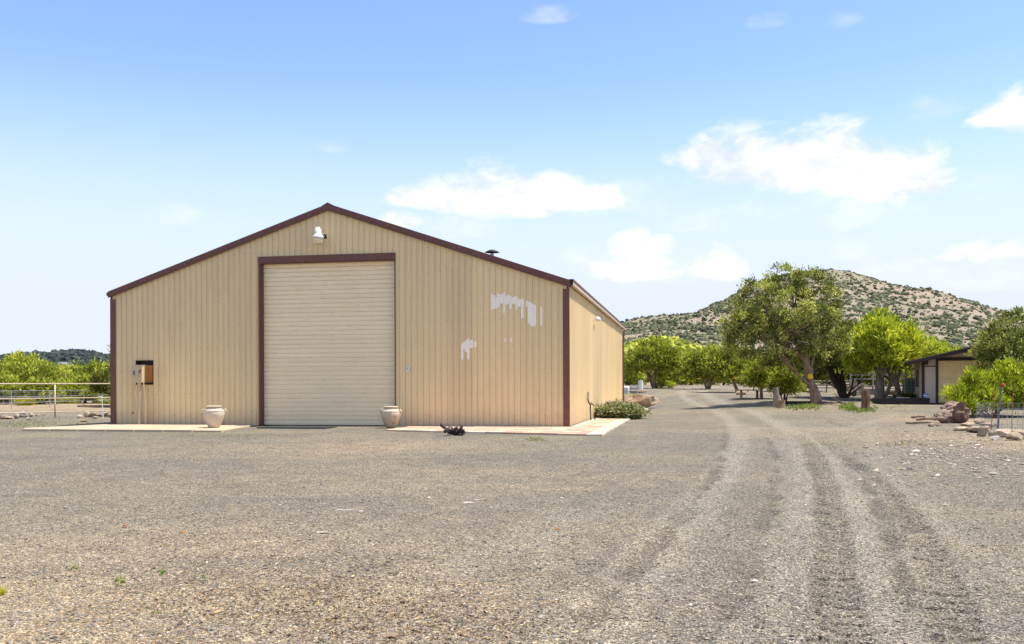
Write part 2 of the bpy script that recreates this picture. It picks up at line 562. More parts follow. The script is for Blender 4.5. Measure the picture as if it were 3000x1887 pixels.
def ground_mat():
    m, t, out = new_mat('cinder_gravel')
    geo = t.n('ShaderNodeNewGeometry')
    v = geo.outputs['Position']
    tr = t.n('ShaderNodeAttribute', attribute_name='track').outputs['Fac']
    so = t.n('ShaderNodeAttribute', attribute_name='soil').outputs['Fac']
    gr = t.n('ShaderNodeAttribute', attribute_name='green').outputs['Fac']
    lsr = t.n('ShaderNodeAttribute', attribute_name='lug_shade_rut_tone').outputs['Fac']
    big = t.noise(v, 0.28, 5, 0.6)
    med = t.noise(v, 1.7, 5, 0.65, 0.3)
    fine = t.noise(v, 22, 4, 0.7)
    base = t.mix(t.rng(big, 0.38, 0.66), (0.218, 0.197, 0.152), (0.302, 0.258, 0.178))
    base = t.mix(t.rng(med, 0.42, 0.7, 0, 0.6), base, (0.36, 0.30, 0.198))
    base = t.mix(t.math('MULTIPLY', tr, 0.66), base, (0.42, 0.375, 0.28))
    base = t.mix(t.math('MULTIPLY', lsr, 0.75), base, (0.10, 0.088, 0.074))  # darker colour painted in lug grooves as clod shadow, and along dark ruts
    soilc = t.mix(t.rng(med, 0.35, 0.65), (0.40, 0.29, 0.17), (0.54, 0.41, 0.25))
    base = t.mix(so, base, soilc)
    base = t.mix(t.math('MULTIPLY', gr, t.rng(fine, 0.45, 0.6)), base, (0.16, 0.18, 0.05))
    # pebbles, two sizes
    heights = []
    for sc, amt in ((55, 0.85), (130, 0.7)):
        vo = t.n('ShaderNodeTexVoronoi')
        vo.inputs['Scale'].default_value = sc
        t.link(v, vo.inputs['Vector'])
        sp = t.n('ShaderNodeSeparateColor')
        t.link(vo.outputs['Color'], sp.inputs[0])
        k = t.rng(sp.outputs[0], 0.0, 1.0, 1 - amt * 0.75, 1 + amt * 0.95, smooth=False)
        edge = t.rng(vo.outputs['Distance'], 0.30, 0.75, 1.0, 0.52)
        kk = t.math('MULTIPLY', k, edge)
        comb = t.n('ShaderNodeCombineColor')
        for i in range(3):
            t.link(kk, comb.inputs[i])
        base = t.mix(0.85, base, comb.outputs[0], 'MULTIPLY')
        if sc == 55:
            lt = t.math('GREATER_THAN', sp.outputs[1], 0.86)
            lt = t.math('MULTIPLY', lt, t.rng(vo.outputs['Distance'], 0.45, 0.25))
            base = t.mix(t.math('MULTIPLY', lt, 0.55), base, (0.55, 0.47, 0.36))
        heights.append(t.math('MULTIPLY', t.math('SUBTRACT', 1.0, vo.outputs['Distance']), 1.0 / sc * 0.55))
    h = t.math('ADD', heights[0], heights[1])
    h = t.math('MULTIPLY_ADD', fine, 0.012, h)
    b = t.n('ShaderNodeBump')
    b.inputs['Strength'].default_value = 1.0
    b.inputs['Distance'].default_value = 1.4
    t.link(h, b.inputs['Height'])
    p = t.n('ShaderNodeBsdfPrincipled')
    p.inputs['Roughness'].default_value = 0.95
    p.inputs['Specular IOR Level'].default_value = 0.15
    t.link(base, p.inputs['Base Color'])
    t.link(b.outputs[0], p.inputs['Normal'])
    t.link(p.outputs[0], out.inputs[0])
    return m


M['ground'] = ground_mat()

# ================================================================== GROUND
rng = np.random.default_rng(7)


def to_world(line):
    pts = np.array([[*at(a, b)[:2]] for a, b in line])
    # Catmull-Rom resample
    out = []
    n = len(pts)
    for i in range(n - 1):
        p0, p1, p2, p3 = pts[max(i - 1, 0)], pts[i], pts[i + 1], pts[min(i + 2, n - 1)]
        for s in np.linspace(0, 1, 8, endpoint=False):
            out.append(0.5 * ((2 * p1) + (-p0 + p2) * s + (2 * p0 - 5 * p1 + 4 * p2 - p3) * s ** 2 + (-p0 + 3 * p1 - 3 * p2 + p3) * s ** 3))
    out.append(pts[-1])
    return np.array(out)


# (pixel line, half width, kind)
tracks = [
    ([(2055, 1132), (2010, 1140), (2000, 1155), (2020, 1172), (2070, 1192), (2120, 1215), (2160, 1250), (2172, 1290), (2150, 1345), (2080, 1450), (1990, 1560), (1880, 1680), (1790, 1790), (1700, 1900), (1600, 2050)], 0.24, 'light'),
    ([(2110, 1132), (2070, 1140), (2062, 1152), (2095, 1170), (2160, 1190), (2230, 1215), (2300, 1250), (2370, 1300), (2425, 1370), (2470, 1470), (2500, 1580), (2530, 1700), (2560, 1890), (2600, 2100)], 0.30, 'light'),
    ([(2330, 1270), (2385, 1330), (2410, 1400), (2425, 1470), (2432, 1560), (2440, 1640), (2450, 1740), (2470, 1900), (2500, 2100)], 0.17, 'lug'),
    ([(2400, 1285), (2455, 1325), (2520, 1375), (2590, 1430), (2650, 1500), (2700, 1590), (2740, 1680), (2775, 1780), (2810, 1900), (2900, 2100)], 0.15, 'lug'),
    ([(2200, 1250), (2290, 1310), (2310, 1400), (2300, 1500), (2280, 1620), (2200, 1790), (2140, 1950)], 0.2, 'faint'),
    ([(2560, 1245), (2555, 1290), (2580, 1350), (2640, 1420), (2760, 1520), (2900, 1620), (3100, 1760)], 0.16, 'faint'),
    ([(2340, 1255), (2420, 1262), (2520, 1245), (2620, 1215)], 0.3, 'faint'),
    ([(2400, 1290), (2470, 1335), (2560, 1400), (2640, 1480), (2700, 1570), (2735, 1660)], 0.045, 'dark'),
    ([(2230, 1260), (2270, 1330), (2265, 1430), (2225, 1560), (2150, 1720), (2060, 1900), (1980, 2050)], 0.06, 'dark'),
    ([(2120, 1250), (2118, 1320), (2070, 1420), (1970, 1540), (1850, 1670), (1740, 1790), (1640, 1920)], 0.06, 'dark'),
    ([(2350, 1300), (2390, 1400), (2400, 1520), (2395, 1640), (2390, 1780), (2385, 1930)], 0.05, 'dark'),
    ([(2480, 1340), (2560, 1450), (2610, 1580), (2650, 1720), (2690, 1900)], 0.05, 'dark'),
    ([(2310, 1280), (2350, 1370), (2355, 1470), (2345, 1590), (2320, 1740), (2300, 1900)], 0.10, 'light'),
    ([(2640, 1240), (2560, 1255), (2480, 1250), (2420, 1232)], 0.05, 'dark'),
    ([(1700, 1500), (1500, 1600), (1200, 1750), (900, 1900)], 0.3, 'faint'),
]
WT = [(to_world(l), w, k) for l, w, k in tracks]

ang = np.concatenate([np.radians(np.linspace(-180, -50, 27, endpoint=False)), np.radians(np.linspace(-50, 50, 620)), np.radians(np.linspace(50, 180, 28))[1:]])
rad = np.concatenate([[0.4, 1.0, 1.8], np.geomspace(2.6, 30, 600), np.geomspace(30, 150, 170)[1:], np.geomspace(150, 9000, 26)[1:]])
A, RR = np.meshgrid(ang, rad)
GX, GY = (RR * np.sin(A)).ravel(), (RR * np.cos(A)).ravel()


def vnoise(x, y, seed=0):
    """cheap value noise, vectorised"""
    xi, yi = np.floor(x).astype(np.int64), np.floor(y).astype(np.int64)
    xf, yf = x - xi, y - yi
    u, v = xf * xf * (3 - 2 * xf), yf * yf * (3 - 2 * yf)

    def hsh(a, b):
        h = (a * 374761393 + b * 668265263 + seed * 974711) & 0x7fffffff
        h = ((h ^ (h >> 13)) * 1274126177) & 0x7fffffff
        return ((h ^ (h >> 16)) & 0xffff) / 65535.0
    a, b, c, d = hsh(xi, yi), hsh(xi + 1, yi), hsh(xi, yi + 1), hsh(xi + 1, yi + 1)
    return (a * (1 - u) + b * u) * (1 - v) + (c * (1 - u) + d * u) * v


def fbm(x, y, o=4, seed=0):
    s, a, t = 0, 1.0, 0
    for i in range(o):
        s = s + a * vnoise(x * 2 ** i, y * 2 ** i, seed + i)
        t += a
        a *= 0.5
    return s / t


def near_line(x, y, line):
    best = np.full(len(x), 1e9)
    arc = np.zeros(len(x))
    side = np.zeros(len(x))
    s0 = 0.0
    for i in range(len(line) - 1):
        a, b = line[i], line[i + 1]
        d = b - a
        L = math.hypot(*d)
        if L < 1e-6:
            continue
        t = np.clip(((x - a[0]) * d[0] + (y - a[1]) * d[1]) / L ** 2, 0, 1)
        ex, ey = x - a[0] - t * d[0], y - a[1] - t * d[1]
        ds = np.hypot(ex, ey)
        m = ds < best
        best[m] = ds[m]
        arc[m] = (s0 + t * L)[m]
        side[m] = ((ex * d[1] - ey * d[0]) / L)[m]
        s0 += L
    return best, arc, side


rx2, ry2 = GX, GY
z = ground_h(GX, GY).astype(float)
near = (GY > 1) & (RR.ravel() < 150)
track = np.zeros_like(z)
dz = np.zeros_like(z)
lug_shade_rut_tone = np.zeros_like(z)
wob = fbm(GX * 2.2, GY * 2.2, 3, 5)
for line, hw, kind in WT:
    lo, hi = line.min(0) - 1.5, line.max(0) + 1.5
    idx = np.where(near & (GX > lo[0]) & (GX < hi[0]) & (GY > lo[1]) & (GY < hi[1]))[0]
    if not len(idx):
        continue
    d, arc, side = near_line(GX[idx], GY[idx], line)
    d = d + (wob[idx] - 0.5) * (0.06 if kind == 'lug' else 0.30)
    core = 1 - ss(d, hw * 0.4, hw * 2.0)
    lip = np.exp(-((d - hw * 1.5) / 0.09) ** 2)
    if kind == 'light':
        track[idx] = np.maximum(track[idx], core * (0.55 + 0.6 * fbm(GX[idx] * 1.2, GY[idx] * 1.2, 3, 9)))
        dz[idx] += -0.018 * core + 0.014 * lip
    elif kind == 'faint':
        track[idx] = np.maximum(track[idx], 0.45 * core)
        dz[idx] += -0.010 * core + 0.008 * lip
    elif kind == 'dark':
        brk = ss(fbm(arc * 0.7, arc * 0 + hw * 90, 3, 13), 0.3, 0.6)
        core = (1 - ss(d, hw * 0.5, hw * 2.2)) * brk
        lug_shade_rut_tone[idx] = np.maximum(lug_shade_rut_tone[idx], 0.6 * core)
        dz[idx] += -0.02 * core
        track[idx] *= 1 - core
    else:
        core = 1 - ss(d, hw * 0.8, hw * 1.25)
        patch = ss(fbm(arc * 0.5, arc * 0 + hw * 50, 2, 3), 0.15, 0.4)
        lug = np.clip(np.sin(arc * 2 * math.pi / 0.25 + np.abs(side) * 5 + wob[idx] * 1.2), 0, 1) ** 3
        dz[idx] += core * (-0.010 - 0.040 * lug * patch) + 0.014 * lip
        lug_shade_rut_tone[idx] = np.maximum(lug_shade_rut_tone[idx], core * (0.03 + 0.97 * lug * patch))  # shadow of the tread clods, painted as a darker groove colour
        track[idx] = np.maximum(track[idx] * (1 - core), 0.25 * lip)
rr = RR.ravel()
dz += (fbm(GX * 0.35, GY * 0.35, 3, 21) - 0.5) * 0.05 * (rr < 150)
dz += (fbm(GX * 4, GY * 4, 3, 31) - 0.5) * 0.025 * (rr < 40)
dz += (fbm(GX * 16, GY * 16, 2, 41) - 0.5) * 0.022 * (rr < 25)
# soft earth mound in the near left corner
mc = at(120, 1880)
mound = np.exp(-(((GX - mc.x) / 1.5) ** 2 + ((GY - mc.y + 0.3) / 1.1) ** 2) ** 1.2)
dz += mound * 0.10
soil = mound * 1.2
# under the barn and its paving the land stays level
loc_u = GX * EU.x + GY * EU.y
BC = Vector((2.0, 33.80, 0)) - EU * 18.11       # front left corner of the barn
uu = (GX - BC.x) * EU.x + (GY - BC.y) * EU.y
vv = (GX - BC.x) * EV.x + (GY - BC.y) * EV.y
flat = ss(uu, -6, -4) * (1 - ss(uu, 20.2, 21.2)) * ss(vv, -7.5, -6.2) * (1 - ss(vv, 27.5, 29))
z = z * (1 - flat) + dz * (1 - 0.92 * flat)
apron = ss(uu, 5.9, 6.9) * (1 - ss(uu, 12.0, 13)) * ss(vv, -6.2, -3.0) * (1 - ss(vv, 0.2, 1.0))
z += 0.035 * apron * ss(vv, -6.2, -2.0)
soil = np.maximum(soil, 0.55 * np.exp(-(((GX - at(1050, 1310).x) / 3.0) ** 2 + ((GY - at(1050, 1310).y) / 3.5) ** 2)))
for px, py, wx, wy, a in ((2600, 1270, 4.5, 5, .45), (2750, 1230, 3.0, 3.5, .8), (2930, 1290, 3.5, 5, .7), (2600, 1185, 5, 3, .35), (2400, 1200, 5, 2.5, .45), (2100, 1150, 9, 3.5, .5), (300, 1205, 12, 4, .55), (60, 1180, 12, 8, .8),
                          (300, 1170, 14, 14, .8), (2250, 1137, 20, 5, .5), (250, 1780, 3.4, 1.6, 1.0), (600, 1600, 4.5, 2.2, .5), (900, 1830, 1.6, .8, .45), (1150, 1400, 5, 2.5, .3), (1500, 1420, 3, 1, .35), (1200, 1860, .5, .3, .3), (2850, 1600, .3, .25, .4), (900, 1330, 3, 2, .3)):
    q = at(px, py)
    soil = np.maximum(soil, a * np.exp(-(((GX - q.x) / wx) ** 2 + ((GY - q.y) / wy) ** 2)))
soil = np.maximum(soil, 0.75 * ss(rr, 95, 150))
soil = np.maximum(soil, 0.9 * ss(rr, 62, 75) * (GX < -10))
soil = np.clip(soil * (0.55 + 0.9 * fbm(GX * 1.3, GY * 1.3, 3, 61)), 0, 1)
green = np.zeros_like(z)
for px, py, wx, wy, a in ((60, 1245, 4, 1.6, .8), (700, 1275, 3, .8, .35), (2480, 1200, 4, 2, .5), (2250, 1195, 4, 1.5, .3), (2640, 1300, 2, 1, .3)):
    q = at(px, py)
    green = np.maximum(green, a * np.exp(-(((GX - q.x) / wx) ** 2 + ((GY - q.y) / wy) ** 2)))
green = np.maximum(green, 0.6 * ss(rr, 130, 260))
nr, na = len(rad), len(ang)
ii = np.arange(nr * na).reshape(nr, na)
quads = np.stack([ii[:-1, :-1], ii[1:, :-1], ii[1:, 1:], ii[:-1, 1:]], -1).reshape(-1, 4)
# close the ring behind and the centre
ring = np.stack([ii[:-1, -1], ii[1:, -1], ii[1:, 0], ii[:-1, 0]], -1)
quads = np.concatenate([quads, ring])
verts = np.stack([GX, GY, z], 1)
cidx = len(verts)
verts = np.concatenate([verts, [[0, 0, 0]]])
cen = np.stack([np.full(na // 2, cidx), ii[0, 0:na - 1:2], ii[0, 1:na:2], ii[0, np.minimum(np.arange(2, na + 1, 2), na - 1)]], -1)
quads = np.concatenate([quads, cen])
ap = lambda a: np.append(a, 0.0)
ground = np_mesh('ground', verts, quads, M['ground'], smooth=True, vattr={'track': ap(np.clip(track, 0, 1)), 'soil': ap(soil), 'green': ap(green), 'lug_shade_rut_tone': ap(lug_shade_rut_tone)})
tag(ground, kind='structure')

# fast lookup of the surface for small things
ZG = z.reshape(nr, na)


def gz(x, y):
    x, y = np.asarray(x, float), np.asarray(y, float)
    r_, a_ = np.hypot(x, y), np.arctan2(x, y)
    fi = np.interp(r_, rad, np.arange(nr))
    fj = np.interp(a_, ang, np.arange(na))
    i0, j0 = np.clip(fi.astype(int), 0, nr - 2), np.clip(fj.astype(int), 0, na - 2)
    ti, tj = fi - i0, fj - j0
    return (ZG[i0, j0] * (1 - ti) + ZG[i0 + 1, j0] * ti) * (1 - tj) + (ZG[i0, j0 + 1] * (1 - ti) + ZG[i0 + 1, j0 + 1] * ti) * tj


def onland(p):
    return Vector((p.x, p.y, float(gz(p.x, p.y))))


# loose stones
def stones(name, pos, size, tone, label=None, flatness=0.55):
    n = len(pos)
    base = np.array([[1, 0, 0], [0, 1, 0], [-1, 0, 0], [0, -1, 0], [0, 0, 1], [0, 0, -1]], float)
    fac = np.array([[0, 1, 4], [1, 2, 4], [2, 3, 4], [3, 0, 4], [1, 0, 5], [2, 1, 5], [3, 2, 5], [0, 3, 5]])
    v = base[None] * rng.uniform(0.65, 1.35, (n, 6, 1)) + rng.normal(0, 0.16, (n, 6, 3))
    v[:, :, 2] *= flatness
    v[:, :, 0] *= rng.uniform(0.8, 1.6, (n, 1))
    th = rng.uniform(0, 2 * np.pi, n)
    c, s = np.cos(th)[:, None], np.sin(th)[:, None]
    x = v[:, :, 0] * c - v[:, :, 1] * s
    y = v[:, :, 0] * s + v[:, :, 1] * c
    v[:, :, 0], v[:, :, 1] = x, y
    v = v * size[:, None, None] + pos[:, None, :]
    f = (fac[None] + (np.arange(n) * 6)[:, None, None]).reshape(-1, 3)
    return np_mesh(name, v.reshape(-1, 3), f, M['stone'], fattr={'tone': np.repeat(tone, 8)})


def scatter(n, r0, r1, amin=-34, amax=34):
    r_ = r0 * (r1 / r0) ** rng.random(n)
    a_ = np.radians(rng.uniform(amin, amax, n))
    x, y = r_ * np.sin(a_), r_ * np.cos(a_)
    u2 = (x - BC.x) * EU.x + (y - BC.y) * EU.y
    v2 = (x - BC.x) * EV.x + (y - BC.y) * EV.y
    ok = ~((u2 > -4) & (u2 < 21) & (v2 > -6.5))
    return x[ok], y[ok]


sx, sy = scatter(92000, 4.0, 32)
dd = np.hypot(sx, sy)
size = (rng.gamma(3.0, 0.0015, len(sx)) + 0.002) * (1 + dd / 60)
tone = np.clip(rng.normal(0.42, 0.24, len(sx)), 0, 1)
gravel = stones('gravel', np.stack([sx, sy, gz(sx, sy) + size * 0.25], 1), size, tone)
tag(gravel, 'loose grey and tan gravel scattered over the yard and drive', 'gravel', kind='stuff')

# leaf and bark litter, thick in the near left
n = 14000
lx, ly = [], []
for px, py, wx, wy, k in ((960, 1790, 620, 110, .36), (760, 1700, 800, 90, .24), (1300, 1840, 500, 80, .12), (500, 1480, 800, 160, .18), (2750, 1300, 220, 40, .10)):
    for _ in range(int(n * k)):
        q = at(px + rng.normal(0, wx * .5), min(1990, max(1260, py + rng.normal(0, wy * .6))))
        lx.append(q.x)
        ly.append(q.y)
lx, ly = np.array(lx), np.array(ly)
n = len(lx)
lz = gz(lx, ly) + 0.006
L = rng.gamma(1.8, 0.0042, n) + 0.003
th = rng.uniform(0, np.pi * 2, n)
dx, dy = np.cos(th) * L, np.sin(th) * L
wd = L * rng.uniform(0.10, 0.42, n)
px_, py_ = -np.sin(th) * wd, np.cos(th) * wd
tilt = rng.uniform(-0.3, 0.5, n) * L
V = np.stack([np.stack([lx - dx, ly - dy, lz], 1), np.stack([lx + px_, ly + py_, lz + np.abs(tilt) * .6 + .004], 1), np.stack([lx + dx, ly + dy, lz + np.abs(tilt)], 1), np.stack([lx - px_, ly - py_, lz], 1)], 1).reshape(-1, 3)
litter = np_mesh('leaf_litter', V, np.arange(n * 4).reshape(-1, 4), M['litter'], fattr={'tone': rng.random(n)})
tag(litter, 'dry brown leaf and bark litter strewn on the near gravel', 'litter', kind='stuff')

# ================================================================== BARN
BW, BL, EAVE, RIDGE, SLOPE = 18.11, 27.5, 5.28, 8.40, 0.338
barn = thing('barn', 'large tan metal barn with a tall roll-up door and brown trim', 'barn', BC, -TH)


def roof_z(u):
    return RIDGE - SLOPE * abs(u - BW / 2)


def facade(px, py):
    """where a ray meets the barn's front, in the barn's own u and height"""
    rx, ry = ray(px, py)
    d = (BC.x * EV.x + BC.y * EV.y) / (rx * EV.x + EV.y)
    p = Vector((rx * d, d, 0)) - BC
    return p.dot(EU), EYE - ry * d


PITCH, RIB = 0.2286, 0.022


def rib_depth(s):
    """how far the sheet stands proud at distance s along it"""
    t = s % PITCH
    if 0.152 < t < 0.170:
        return -0.018
    if t < 0.172:
        return 0.0
    if t < 0.188:
        return RIB * (t - 0.172) / 0.016
    if t < 0.2126:
        return RIB
    return RIB * (1 - (t - 0.2126) / 0.016)


def sheet_points(u0, u1):
    pts = [u0]
    k = math.floor(u0 / PITCH)
    while k * PITCH < u1 + 1:
        for t in (0.0, 0.1515, 0.1525, 0.1695, 0.1705, 0.188, 0.2126):
            s = k * PITCH + t
            if u0 + 1e-4 < s < u1 - 1e-4:
                pts.append(s)
        k += 1
    pts.append(u1)
    return pts


D0, D1, DH = 6.28, 11.67, 6.50     # door opening
PW = PITCH * 4
k = 0
u = 0.0
MX0, MX1, MZ0, MZ1 = 1.05, 1.76, 1.65, 2.55
while u < BW - 1e-3:
    u1 = min(u + PW, BW)
    cuts = sorted({u, u1} | {c for c in (D0, D1, MX0, MX1, BW / 2) if u < c < u1})
    mb = MB()
    off = 0.0015 * (k % 2)
    for a, b in zip(cuts, cuts[1:]):
        mid = (a + b) / 2
        spans = [(0.0, None)]
        if D0 < mid < D1:
            spans = [(DH, None)]
        elif MX0 < mid < MX1:
            spans = [(0.0, MZ0), (MZ1, None)]
        pts = sheet_points(a, b)
        for lo, hi in spans:
            vv_ = []
            for s in pts:
                y_ = -0.03 - rib_depth(s) - off
                vv_ += [(s, y_, lo + 0.03 if lo == 0 else lo), (s, y_, (roof_z(s) - 0.10) if hi is None else hi)]
            mb.add(vv_, [(2 * i, 2 * i + 2, 2 * i + 3, 2 * i + 1) for i in range(len(pts) - 1)])
    mb.build('siding_panel', M['siding'], barn)
    u = u1
    k += 1
# side wall to the right
v = 0.0
k = 0
while v < BL - 1e-3:
    v1 = min(v + PW, BL)
    pts = sheet_points(v, v1)
    mb = MB()
    vv_ = []
    for s in pts:
        x_ = BW + 0.03 + rib_depth(s) + 0.0015 * (k % 2)
        vv_ += [(x_, s, 0.05), (x_, s, EAVE - 0.10)]
    mb.add(vv_, [(2 * i, 2 * i + 2, 2 * i + 3, 2 * i + 1) for i in range(len(pts) - 1)])
    mb.build('siding_panel', M['siding'], barn)
    v = v1
    k += 1
# inner frame / the walls seen from nowhere in the photo
mb = MB()
mb.add([(0, 0, 0), (0, BL, 0), (0, BL, EAVE - .1), (0, 0, EAVE - .1)], [(0, 1, 2, 3)])
mb.add([(0, BL, 0), (BW, BL, 0), (BW, BL, EAVE - .1), (BW / 2, BL, RIDGE - .12), (0, BL, EAVE - .1)], [(0, 1, 2, 3, 4)])
mb.add([(0, .21, 0), (D0, .21, 0), (D0, .21, roof_z(D0) - .12), (0, .21, roof_z(0) - .12)], [(0, 1, 2, 3)])
mb.build('wall', M['siding'], barn)

# roof
rf = MB()
OV = 0.13
for sgn in (-1, 1):
    ue = BW / 2 + sgn * (BW / 2 + OV)
    ze = RIDGE - SLOPE * (BW / 2 + OV)
    a = [(BW / 2, -0.10, RIDGE), (ue, -0.10, ze), (ue, BL + .15, ze), (BW / 2, BL + .15, RIDGE)]
    vts = a + [(p[0], p[1], p[2] - 0.045) for p in a]
    rf.add(vts, [(0, 1, 2, 3), (7, 6, 5, 4), (0, 4, 5, 1), (1, 5, 6, 2), (2, 6, 7, 3)])
roof = rf.build('roof', M['roof'], barn)
# ribs on the roof sheets
rr_ = MB()
for i in range(int((BL + .2) / 0.3)):
    y_ = -0.05 + i * 0.3
    for sgn in (-1, 1):
        ue = BW / 2 + sgn * (BW / 2 + OV)
        ze = RIDGE - SLOPE * (BW / 2 + OV)
        rr_.add([(BW / 2, y_, RIDGE), (ue, y_, ze), (ue, y_ + .05, ze), (BW / 2, y_ + .05, RIDGE),
                 (BW / 2, y_ + .01, RIDGE + .025), (ue, y_ + .01, ze + .025), (ue, y_ + .04, ze + .025), (BW / 2, y_ + .04, RIDGE + .025)],
                [(4, 5, 6, 7), (0, 1, 5, 4), (3, 7, 6, 2), (1, 2, 6, 5)])
tag(rr_.build('roof_rib', M['roof'], barn), kind='stuff')
rc = MB()
for sgn in (-1, 1):
    rc.add([(BW / 2, -0.14, RIDGE + .06), (BW / 2 + sgn * .22, -0.14, RIDGE - .05), (BW / 2 + sgn * .22, BL + .2, RIDGE - .05), (BW / 2, BL + .2, RIDGE + .06),
            (BW / 2, -0.14, RIDGE + .035), (BW / 2 + sgn * .22, -0.14, RIDGE - .075), (BW / 2 + sgn * .22, BL + .2, RIDGE - .075), (BW / 2, BL + .2, RIDGE + .035)],
           [(0, 1, 2, 3), (0, 4, 5, 1), (1, 5, 6, 2), (7, 6, 5, 4)])
rc.build('ridge_cap', M['brown'], barn)


def sloped(sgn, h, y0, y1, drop=0.0, ext=OV):
    """rake trim following the roof edge"""
    ue = BW / 2 + sgn * (BW / 2 + ext)
    ze = RIDGE - SLOPE * (BW / 2 + ext)
    a = [(BW / 2, RIDGE - drop), (ue, ze - drop), (ue, ze - h - drop), (BW / 2, RIDGE - h - drop)]
    vts = [(p[0], y0, p[1]) for p in a] + [(p[0], y1, p[1]) for p in a]
    return MB().add(vts, [(0, 3, 2, 1), (4, 5, 6, 7), (0, 1, 5, 4), (1, 2, 6, 5), (2, 3, 7, 6)])


for sgn in (-1, 1):
    sloped(sgn, 0.25, -0.135, -0.104, drop=-0.01).build('rake_trim', M['brown'], barn)
    sloped(sgn, 0.03, -0.16, -0.137, drop=0.205, ext=OV - .01).build('rake_lip', M['brown'], barn)
# corner posts
for x0, x1 in ((-0.075, 0.15), (BW - 0.15, BW + 0.075)):
    mb = MB().bbox(x0, x1, -0.075, -0.052, 0.03, EAVE - 0.28)
    xs = (x0, x0 + .022) if x0 < 0 else (x1 - .022, x1)
    mb.bbox(xs[0], xs[1], -0.0515, 0.10, 0.03, EAVE - 0.16)
    mb.build('corner_trim', M['brown'], barn)
# gutter and eave along the right
ze = RIDGE - SLOPE * (BW / 2 + OV)
g = MB().bbox(BW + OV - .03, BW + OV + .09, -0.08, BL + .1, ze - .14, ze - .03)
g.build('gutter', M['cream'], barn)
MB().bbox(BW + OV - .05, BW + OV + .11, -0.09, BL + .12, ze - .028, ze + .055).build('eave_trim', M['brown'], barn)
MB().bbox(BW + OV - .035, BW + OV + .095, -0.105, -0.082, ze - .18, ze + .02).build('gutter_end_cap', M['dark'], barn)
MB().bbox(BW + .06, BW + OV - .035, 0.0, BL, ze - .055, ze - .04).build('soffit', M['siding'], barn)
MB().bbox(-OV - .10, -OV + .02, -0.08, BL + .1, ze - .15, ze - .02).build('gutter', M['brown'], barn)
MB().tube([(BW + OV + .03, BL - .1, ze - .17), (BW + OV + .03, BL - .1, ze - .5), (BW + .1, BL - .1, ze - .9), (BW + .1, BL - .1, 0.1)], .045, 8).build('downspout', M['brown'], barn)

# screws in rows, one joined part
sc = MB()
rs_ = random.Random(3)
for row, h_ in enumerate((0.45, 1.25, 2.15, 3.05, 3.95, 4.85, 5.75, 6.65)):
    uu_ = 0.3
    while uu_ < BW - .2:
        if not (D0 - .1 < uu_ < D1 + .1 and h_ < DH) and h_ < roof_z(uu_) - .4 and rs_.random() < .8 and not (MX0 - .1 < uu_ < MX1 + .1 and MZ0 < h_ < MZ1):
            kk = math.floor(uu_ / PITCH) * PITCH + 0.13
            sc.box((kk, -0.037, h_ + rs_.uniform(-.03, .03)), (.018, .010, .018), 0)
        uu_ += PITCH * (2 if rs_.random() < .6 else 1)
tag(sc.build('screw', M['brown'], barn), kind='stuff')

# pale touch-up paint on the flats
strokes = [(1022, 1040, 180, 330), (1040, 1060, 190, 320), (1060, 1074, 212, 318), (1074, 1094, 175, 310), (1094, 1130, 180, 275), (1130, 1146, 165, 360), (1146, 1166, 195, 285),
           (1166, 1182, 190, 275), (1182, 1202, 195, 320), (1203, 1237, 208, 280), (1238, 1253, 205, 328), (1256, 1286, 228, 300), (1286, 1308, 225, 405), (1330, 1346, 245, 300),
           (1346, 1363, 250, 450), (1363, 1379, 255, 470), (1379, 1397, 270, 480), (1400, 1418, 275, 472), (1457, 1471, 290, 470),
           (758, 775, 620, 770), (775, 791, 605, 680), (791, 811, 590, 700), (811, 829, 570, 768), (829, 862, 585, 665), (871, 892, 597, 660), (1139, 1151, 560, 620), (1189, 1203, 565, 620)]
rs_ = random.Random(11)
for a, b, t0, t1 in strokes:
    u0_, zt = facade(1100 + a / 3.01, 800 + t0 / 3.01)
    u1_, zb = facade(1100 + b / 3.01, 800 + t1 / 3.01)
    pts = sheet_points(u0_ - .004, u1_ + .004)
    extra = []
    for p, q in zip(pts, pts[1:]):
        m_ = max(1, int((q - p) / .03))
        extra += [p + (q - p) * i / m_ for i in range(m_)]
    pts = extra + [pts[-1]]
    vv_ = []
    for i, s in enumerate(pts):
        e = min(i, len(pts) - 1 - i)
        rnd_ = 0.05 if e == 0 else 0.015
        j1, j2 = rs_.uniform(-.02, .02), rs_.uniform(-.03, .03)
        y_ = -0.0335 - max(0.0, rib_depth(s)) - 0.0018
        vv_ += [(s, y_, zb + rnd_ + j1), (s, y_, zt - rnd_ + j2)]
    MB().add(vv_, [(2 * i, 2 * i + 2, 2 * i + 3, 2 * i + 1) for i in range(len(pts) - 1)]).build('paint_stroke', M['paint_patch'], barn)

# roll-up door
RD = 0.17
door = bpy.data.objects.new('roll_up_door', None)
door.parent = barn
door.location = (0, 0, 0)
C.objects.link(door)
slat0 = None
NS, dz0, dz1 = 36, 0.05, 6.25
sh = (dz1 - dz0) / NS
x0, x1 = D0 + .05, D1 - .03
prof = [(0.022, 0.0), (-0.002, 0.010), (-0.012, sh * .3), (-0.018, sh * .6), (-0.017, sh * .84), (0.010, sh * .91), (0.022, sh)]
me_v = []
for y_, z_ in prof:
    me_v += [(x0, RD + y_, z_), (x1, RD + y_, z_)]
for i in range(NS):
    if slat0 is None:
        slat0 = MB().add(me_v, [(2 * j, 2 * j + 1, 2 * j + 3, 2 * j + 2) for j in range(len(prof) - 1)]).build('slat', M['slat'], door)
        s = slat0
    else:
        s = slat0.copy()
        C.objects.link(s)
        s.parent = door
    s.location = (0, 0, dz0 + i * sh)
MB().bbox(x0, x1, RD - .02, RD + .02, 0.012, dz0).build('bottom_bar', M['dark'], door)
